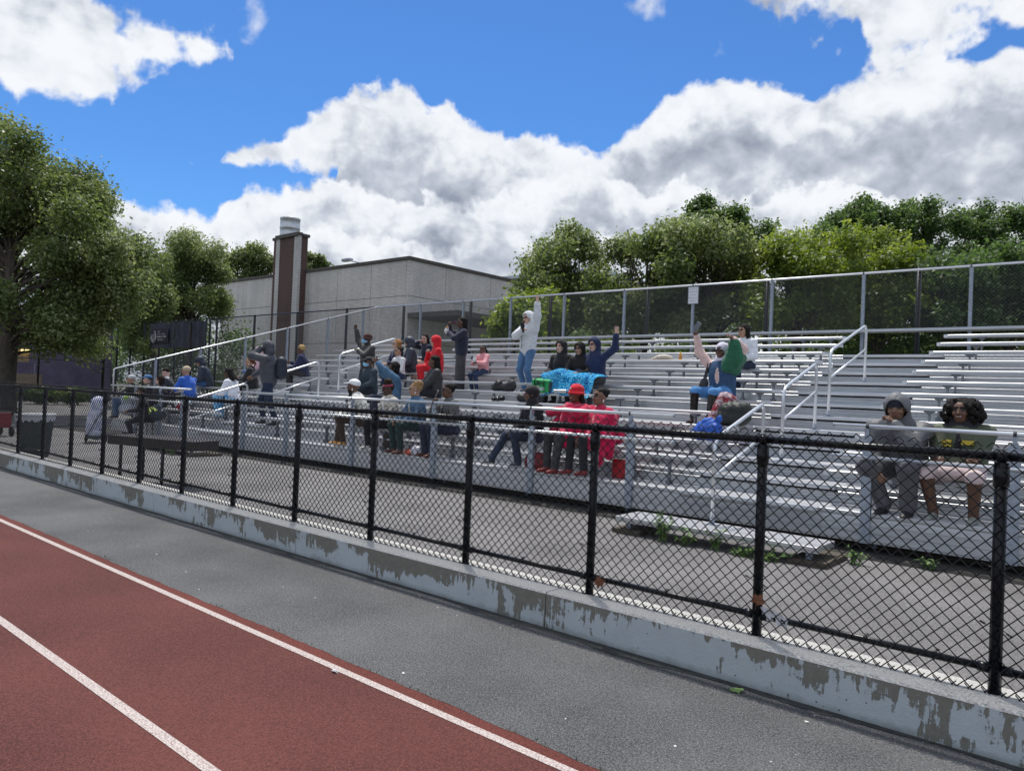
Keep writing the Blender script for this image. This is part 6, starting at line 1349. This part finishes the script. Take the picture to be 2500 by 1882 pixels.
# left end of the stand
p, i = person('standing man in dark grey hooded jacket with backpack talking on a phone', (-15.38, 5.10, .46), sit=False, s=1.14, rz=-.9, lean=.08, hy=-.1, hp=.1, skin='brown', top=(.050, .054, .066), topk='shell', legs=(.012, .020, .042), legk='denim', shoe=(.03, .025, .025), hL=(.09, -.15, 1.55), hR=(-.28, -.44, .98), poseL='grip', poseR='curl', pL=(.5, -.3, -1), pR=(-.6, .3, -.8), wear=('hood', 'glasses'), hair='short', seed=27, bulk=1.16, topth=.034, feet=((-.10, -.16, .0), (.14, .18, -.02)))
bag('backpack', 'dark blue backpack on the back of the standing man with the phone', wp_(i, (.02, .24, 1.16)), [('c', (0, 0, -.16), (0, 0, .14), .13, .12), ('e', (0, .06, -.08), (.12, .07, .12))], [cloth((.014, .020, .035), .6, 'shell')], .013, .004, 15, 1, -.9)
phone(wp_(i, i['HC']+i['R']@V3(.085, -.06, .0)), rotm(-1.2, 0, .3), mat('phone_white', (.6, .6, .62), .3), 'white phone at the ear of the standing man in dark grey jacket')
p, i = person('man with short bleached hair in navy varsity jacket over black printed shirt', seat(5, -18.0), s=1.04, rz=-.85, lean=.16, hy=-.2, skin='dark', top=(.016, .022, .060), legs=(.030, .028, .030), shoe=(.02, .02, .02), inner=(.014, .014, .016), hR=(-.24, -.44, .38), hL=(.06, -.38, .22), poseR='curl', hair='short', hairc=(.42, .28, .12), seed=28, wear=('shades',), topth=.022, bulk=1.05)
MB().box((-.045, -.185, .30), (.03, -.14, .365)).build('shirt_print', WPM, p, False, .01)
p, i = person('woman in pale pink hooded sweatshirt and sunglasses', seat(5, -20.25), s=.98, rz=-.7, lean=.10, hy=-.1, skin='light', top=(.52, .34, .37), legs=(.05, .10, .2), legk='denim', wear=('hood', 'shades'), hair='short', hairc=(.06, .02, .015), seed=29, topth=.022, hR=(-.1, -.3, .3), hL=(.1, -.3, .25))
p, i = person('smiling woman with auburn hair pulled back in black jacket', seat(3, -18.55), s=1.0, rz=-.8, lean=.20, hy=.05, skin='tan', top=(.016, .016, .018), legs=(.014, .014, .018), wear=('earrings',), hair='pony', hairc=(.10, .035, .018), seed=30, mouth='smile', topth=.022, hR=(-.1, -.42, .3), hL=(.1, -.4, .25))
p, i = person('woman with black braids in white hooded sweatshirt and light blue jeans looking down', seat(1, -17.35, dz=.02), s=1.04, rz=-1.0, lean=.28, hy=0, hp=.35, skin='deep', top=(.62, .64, .70), legs=(.13, .30, .48), legk='denim', shoe=(.3, .3, .32), hR=(-.05, -.44, .26), hL=(.10, -.40, .22), hair='locs', seed=31, topth=.022, wear=(('headband', (.012, .012, .014)),))
p, i = person('person bundled in dark navy hooded parka leaning forward over their knees', seat(3, -21.05), s=1.04, rz=-.55, lean=.38, hy=0, hp=.45, skin='tan', top=(.016, .022, .040), topk='shell', legs=(.03, .07, .16), legk='denim', wear=('hood', ('cap', (.02, .035, .10))), hair=None, seed=32, topth=.04, bulk=1.12, hR=(-.05, -.38, .20), hL=(.10, -.38, .16))
p, i = person('man in tan baseball cap and bright blue t-shirt with orange trim turned left', seat(1, -19.70, dz=.03), s=1.06, rz=-1.25, lean=.22, hy=.05, skin='tan', top=(.022, .095, .42), legs=(.06, .06, .08), sleeve='short', wear=(('cap', (.40, .33, .22)),), hair='fade', hairc=(.12, .1, .09), seed=33, bulk=1.12, topth=.014, hR=(-.12, -.44, .26), hL=(.16, -.40, .22))
OR = cloth((.55, .12, .05), .8, 'knit'); MB().box((-.06, -.20, .36), (.05, -.13, .40)).build('shirt_print', OR, p, False, .01); MB().box((-.05, -.215, .28), (.06, -.14, .325)).build('shirt_print', WPM, p, False, .01)
p, i = person('man with dark hair bowed low in dark fleece with pale shoulder', seat(1, -20.80, dz=.02), s=1.0, rz=-.7, lean=.22, hy=0, hp=.45, skin='light', top=(.028, .036, .048), legs=(.02, .03, .04), hair='short', hairc=(.02, .014, .012), seed=34, topth=.02)
q = Blob(); q.cap(i['nb']+i['X1']*.06, i['nb']+i['X1']*.19-i['U']*.07, .070, .066, 0, .02); V, Fq, mi = solid(q, .011, .003, 2); link('shoulder_panel', mesh_np('shoulder_panel', [(V, Fq, mi)]), cloth((.45, .46, .5), .85, 'knit'), p)
p, i = person('woman with short curly dark hair and black scarf looking left', seat(0, -19.98), s=.98, rz=-.8, lean=.12, hy=-.05, skin='light', top=(.016, .016, .018), topk='shell', legs=(.02, .02, .03), wear=(), hair='bob', hairc=(.022, .014, .010), seed=35, topth=.03, hR=(-.1, -.34, .22), hL=(.1, -.34, .2))
p, i = person('person in blue baseball cap, sunglasses and black jacket', seat(0, -20.72), s=.99, rz=-.5, lean=.10, hy=-.1, skin='light', top=(.016, .017, .020), topk='shell', legs=(.02, .02, .03), wear=(('cap', (.045, .13, .28)), 'shades'), hair='short', hairc=(.03, .02, .015), seed=36, topth=.03, hR=(-.1, -.34, .22), hL=(.1, -.34, .2), mouth='smile')
p, i = person('man in pale grey baseball cap and black jacket at the left end of the stand', seat(0, -21.72, dz=-.02), s=1.0, rz=-.75, lean=.14, hy=-.1, skin='tan', top=(.014, .015, .018), topk='shell', legs=(.06, .11, .19), legk='denim', wear=(('cap', (.40, .41, .42)), 'shades'), hair='fade', seed=37, topth=.026, hR=(-.1, -.40, .2), hL=(.1, -.40, .2), knees=(.2, .2), feet=((-.2, -.55, -.36), (.16, -.45, -.36)))
bag('grey_rucksack', 'pale grey rucksack with lime trim on the front seat beside the grey capped man', (-20.95, S0-.34, Z0-.22), [('c', (-.16, 0, .12), (.18, 0, .12), .16, .16), ('c', (-.14, 0, .36), (.16, 0, .38), .13, .13), ('e', (-.26, 0, .46), (.12, .1, .13)), ('e', (.12, -.1, .44), (.12, .06, .07), 1)], [cloth((.33, .35, .40), .8, 'shell'), mat('lime_trim', (.35, .55, .12), .6)], .014, .008, 16)
bag('reflective_jacket', 'dark jacket with lime reflective stripes heaped by the left guard rail', (-19.25, S0-.36, Z0-.30), [('c', (-.2, 0, .10), (.25, 0, .16), .14, .16), ('e', (.1, 0, .30), (.2, .12, .12)), ('c', (-.1, -.12, .30), (.02, -.14, .18), .025, .025, 1), ('c', (.08, -.13, .32), (.3, -.13, .26), .025, .025, 1)], [cloth((.025, .035, .05), .7, 'shell'), mat('reflective_lime', (.55, .70, .15), .5)], .013, .008, 17, cat='garment')
bag('red_rucksack', 'red and white rucksack on the seat by the man in the blue t-shirt', (-18.6, S0+.02, Z0), [('c', (-.12, 0, .10), (.14, 0, .10), .10, .11), ('e', (-.14, -.05, .14), (.10, .08, .07), 1)], [cloth((.30, .02, .03), .7, 'shell'), WPM], .013, .006, 18)

# ------------------------------------------------------------------ yard things at the left
tb = thing('folding_table', (-15.0, 2.0, G), 'dark brown folding table standing on the pale asphalt behind the black fence', 'table', rz=0)
TT = mat('dark_brown_top', (.030, .021, .017), .55, var=.25, vscale=4)
ptA, ptB = at(262, 1064, Z=.50), at(470, 1082, Z=.50)
tb.location = (0, 0, 0); tb['_abs'] = 1
ax_ = (ptB-ptA); ax_[2] = 0; Lt = np.linalg.norm(ax_); ax_ /= Lt; nx_ = np.array([-ax_[1], ax_[0], 0]); nx_ = nx_ if nx_[1] > 0 else -nx_; Lt = min(Lt, 2.4)
def tp(a, b, z): return tuple(ptA*V3(1, 1, 0)+ax_*a+nx_*b+V3(0, 0, z))
MB().add([tp(0, 0, .38), tp(Lt, 0, .38), tp(Lt, .50, .38), tp(0, .50, .38), tp(0, 0, .52), tp(Lt, 0, .52), tp(Lt, .50, .52), tp(0, .50, .52)], [(0,3,2,1),(4,5,6,7),(0,1,5,4),(1,2,6,5),(2,3,7,6),(3,0,4,7)]).build('table_top', TT, tb, False, .01)
for a in (.14*Lt, .64*Lt):
    for b in (.05, .45): MB().tube([tp(a, b, -.178), tp(a, b, .47)], .026, 8).build('leg', EYE, tb, True)
tc_ = at(84, 1108, Z=G)
tcn_ = thing('rubbish_bin', (at(82, 1114, Z=G)[0], at(82, 1114, Z=G)[1], G), 'square dark green rubbish bin with white liner rim at the left behind the fence', 'bin', rz=.75)
tcn_.scale = (.62, .62, .98)
BIN = mat('bin_green', (.022, .035, .036), .6, var=.15)
MB().add([(-.31, -.31, 0), (.31, -.31, 0), (.31, .31, 0), (-.31, .31, 0), (-.38, -.38, .80), (.38, -.38, .80), (.38, .38, .80), (-.38, .38, .80)], [(0,3,2,1),(0,1,5,4),(1,2,6,5),(2,3,7,6),(3,0,4,7)]).build('bin_body', BIN, tcn_, False, .03)
mb = MB(); ringp = [(-.40, -.40), (.40, -.40), (.40, .40), (-.40, .40), (-.40, -.40)]
mb.tube([(x, y, .81+.008*math.sin(k)) for k, (x, y) in enumerate(ringp)], .028, 8); rim = mb.build('bin_liner', mat('liner_white', (.6, .62, .64), .5, bump=.01, bscale=20), tcn_, True)
n_ = 40; V = []; 
for j, (zz, sc_) in enumerate(((.83, .395), (.76, .398), (.70, .392))):
    for k in range(n_):
        a = 2*math.pi*k/n_; ca, sa = math.cos(a), math.sin(a); m_ = sc_/max(abs(ca), abs(sa)); V.append((m_*ca*1.0, m_*sa, zz-.03*math.sin(k*2.3)*(j == 2)))
MB().add(V, [(j*n_+k, j*n_+(k+1) % n_, (j+1)*n_+(k+1) % n_, (j+1)*n_+k) for j in range(2) for k in range(n_)]).build('liner_skirt', bpy.data.materials['liner_white'], tcn_, True)
# covered stroller
st = at(233, 1080, Z=G)
sr = thing('stroller', (st[0], st[1], G), 'stroller covered by a white and blue muslin cloth near the left end of the stand', 'stroller', rz=-.4)
MUS = mat('muslin', (.42, .44, .60), .9, col2=(.66, .67, .74), vscale=9, thr=(.42, .58), bump=.01, bscale=9)
b = Blob(); b.cap(V3(0, 0, .30), V3(.05, .02, .95), .22, .16, 0, .08); b.cap(V3(-.08, 0, .30), V3(-.12, 0, .72), .16, .12, 0, .08)
V, Fq, mi = solid(b, .018, .016, 3, 1.2); link('muslin_cover', mesh_np('muslin_cover', [(V, Fq, mi)]), MUS, sr)
for sx_ in (-1, 1):
    for yy in (-.20, .22): MB().tube([(sx_*.26+.10*math.cos(t*.3927), yy*0+sx_*0+yy, .11+.10*math.sin(t*.3927)) for t in range(17)], .016, 6, False).build('wheel', EYE, sr, True)
    MB().tube([(sx_*.26, -.2, .12), (sx_*.30, .0, .55), (sx_*.26, .25, .95)], .012, 6).build('frame_tube', DARKIN, sr, True)
MB().tube([(-.30, -.1, .55), (-.42, -.1, .42), (-.44, -.1, .2), (-.34, -.1, .1)], .018, 6).build('handle_bar', EYE, sr, True)
MB().box((-.2, -.18, .10), (.2, .2, .16)).build('basket', cloth((.05, .08, .07), .8, 'shell'), sr)
w0 = at(265, 1078, Z=G)
p, i = person('person crouching beside the stroller in black coat with white lanyard', (w0[0]-.1, w0[1]+.9, .36), s=.95, rz=-.5, lean=.2, hy=-.1, hp=.1, skin='brown', top=(.012, .012, .014), legs=(.012, .012, .016), inner=(.5, .5, .5), hair='short', seed=38, feet=((-.14, -.36, -.54/.95), (.14, -.30, -.54/.95)))
stool = thing('folding_stool', (w0[0]-.1, w0[1]+.9, G), 'low black stool under the person in black coat beside the stroller', 'stool'); MB().box((-.2, -.16, .46), (.2, .16, .50)).build('seat', EYE, stool)
for a in (-1, 1):
    for c in (-1, 1): MB().tube([(a*.18, c*.14, 0), (a*.15, c*.12, .46)], .012, 6).build('leg', DARKIN, stool)
# red wagon and the person cut by the left edge
wg0 = at(-4, 1066, Z=G)
wg = thing('folding_wagon', (wg0[0]-.35, wg0[1], G), 'red folding wagon with black wheels cut by the left edge', 'wagon', rz=.15)
MB().box((-.42, -.22, .22), (.38, .22, .60)).build('wagon_bed', cloth((.22, .015, .02), .7, 'shell'), wg, False, .03); MB().tube([(-.44, -.24, .61), (.40, -.24, .61), (.40, .24, .61), (-.44, .24, .61), (-.44, -.24, .61)], .014, 6).build('wagon_frame', DARKIN, wg, True)
for a in (-.30, .30):
    for c in (-.26, .26): MB().lathe([(0, -.03), (.10, -.03), (.12, -.02), (.12, .02), (.10, .03), (0, .03)], 18).build('wheel', EYE, wg, True).matrix_local = Matrix.Translation((a, c, .12)) @ Matrix.Rotation(math.pi/2, 4, 'X')
p, i = person('person in white shirt beside the red wagon, cut by the left edge', (wg0[0]-.75, wg0[1]-.10, G), sit=False, s=1.02, rz=-.6, lean=.06, skin='tan', top=(.62, .64, .68), legs=(.03, .03, .04), hair='short', seed=39, bulk=1.15, hR=(-.25, -.1, .95), hL=(.25, -.18, .95))
# parked things and planting by the purple wall
for k, (px, py, lab) in enumerate(((140, 985, 'low green shrub by the purple wall left of the stroller'), (95, 975, 'small shrub by the purple wall above the rubbish bin'), (190, 990, 'dark low shrub by the purple wall nearest the cage fence'))):
    q = at(px, py, X=-45.2); t_ = thing('shrub', (-45.2, q[1], G), lab, 'shrub'); link('crown', crown_mesh([(rg.uniform(-.5, .5), rg.uniform(-.7, .7), .35+.3*rg.random(), .42) for _ in range(7)], 2600, .06, 50+k, .08), LF2 if k == 0 else LF3, t_); MB().tube([(0, 0, 0), (0, 0, .4)], .03, 6).build('stem', BARK, t_)
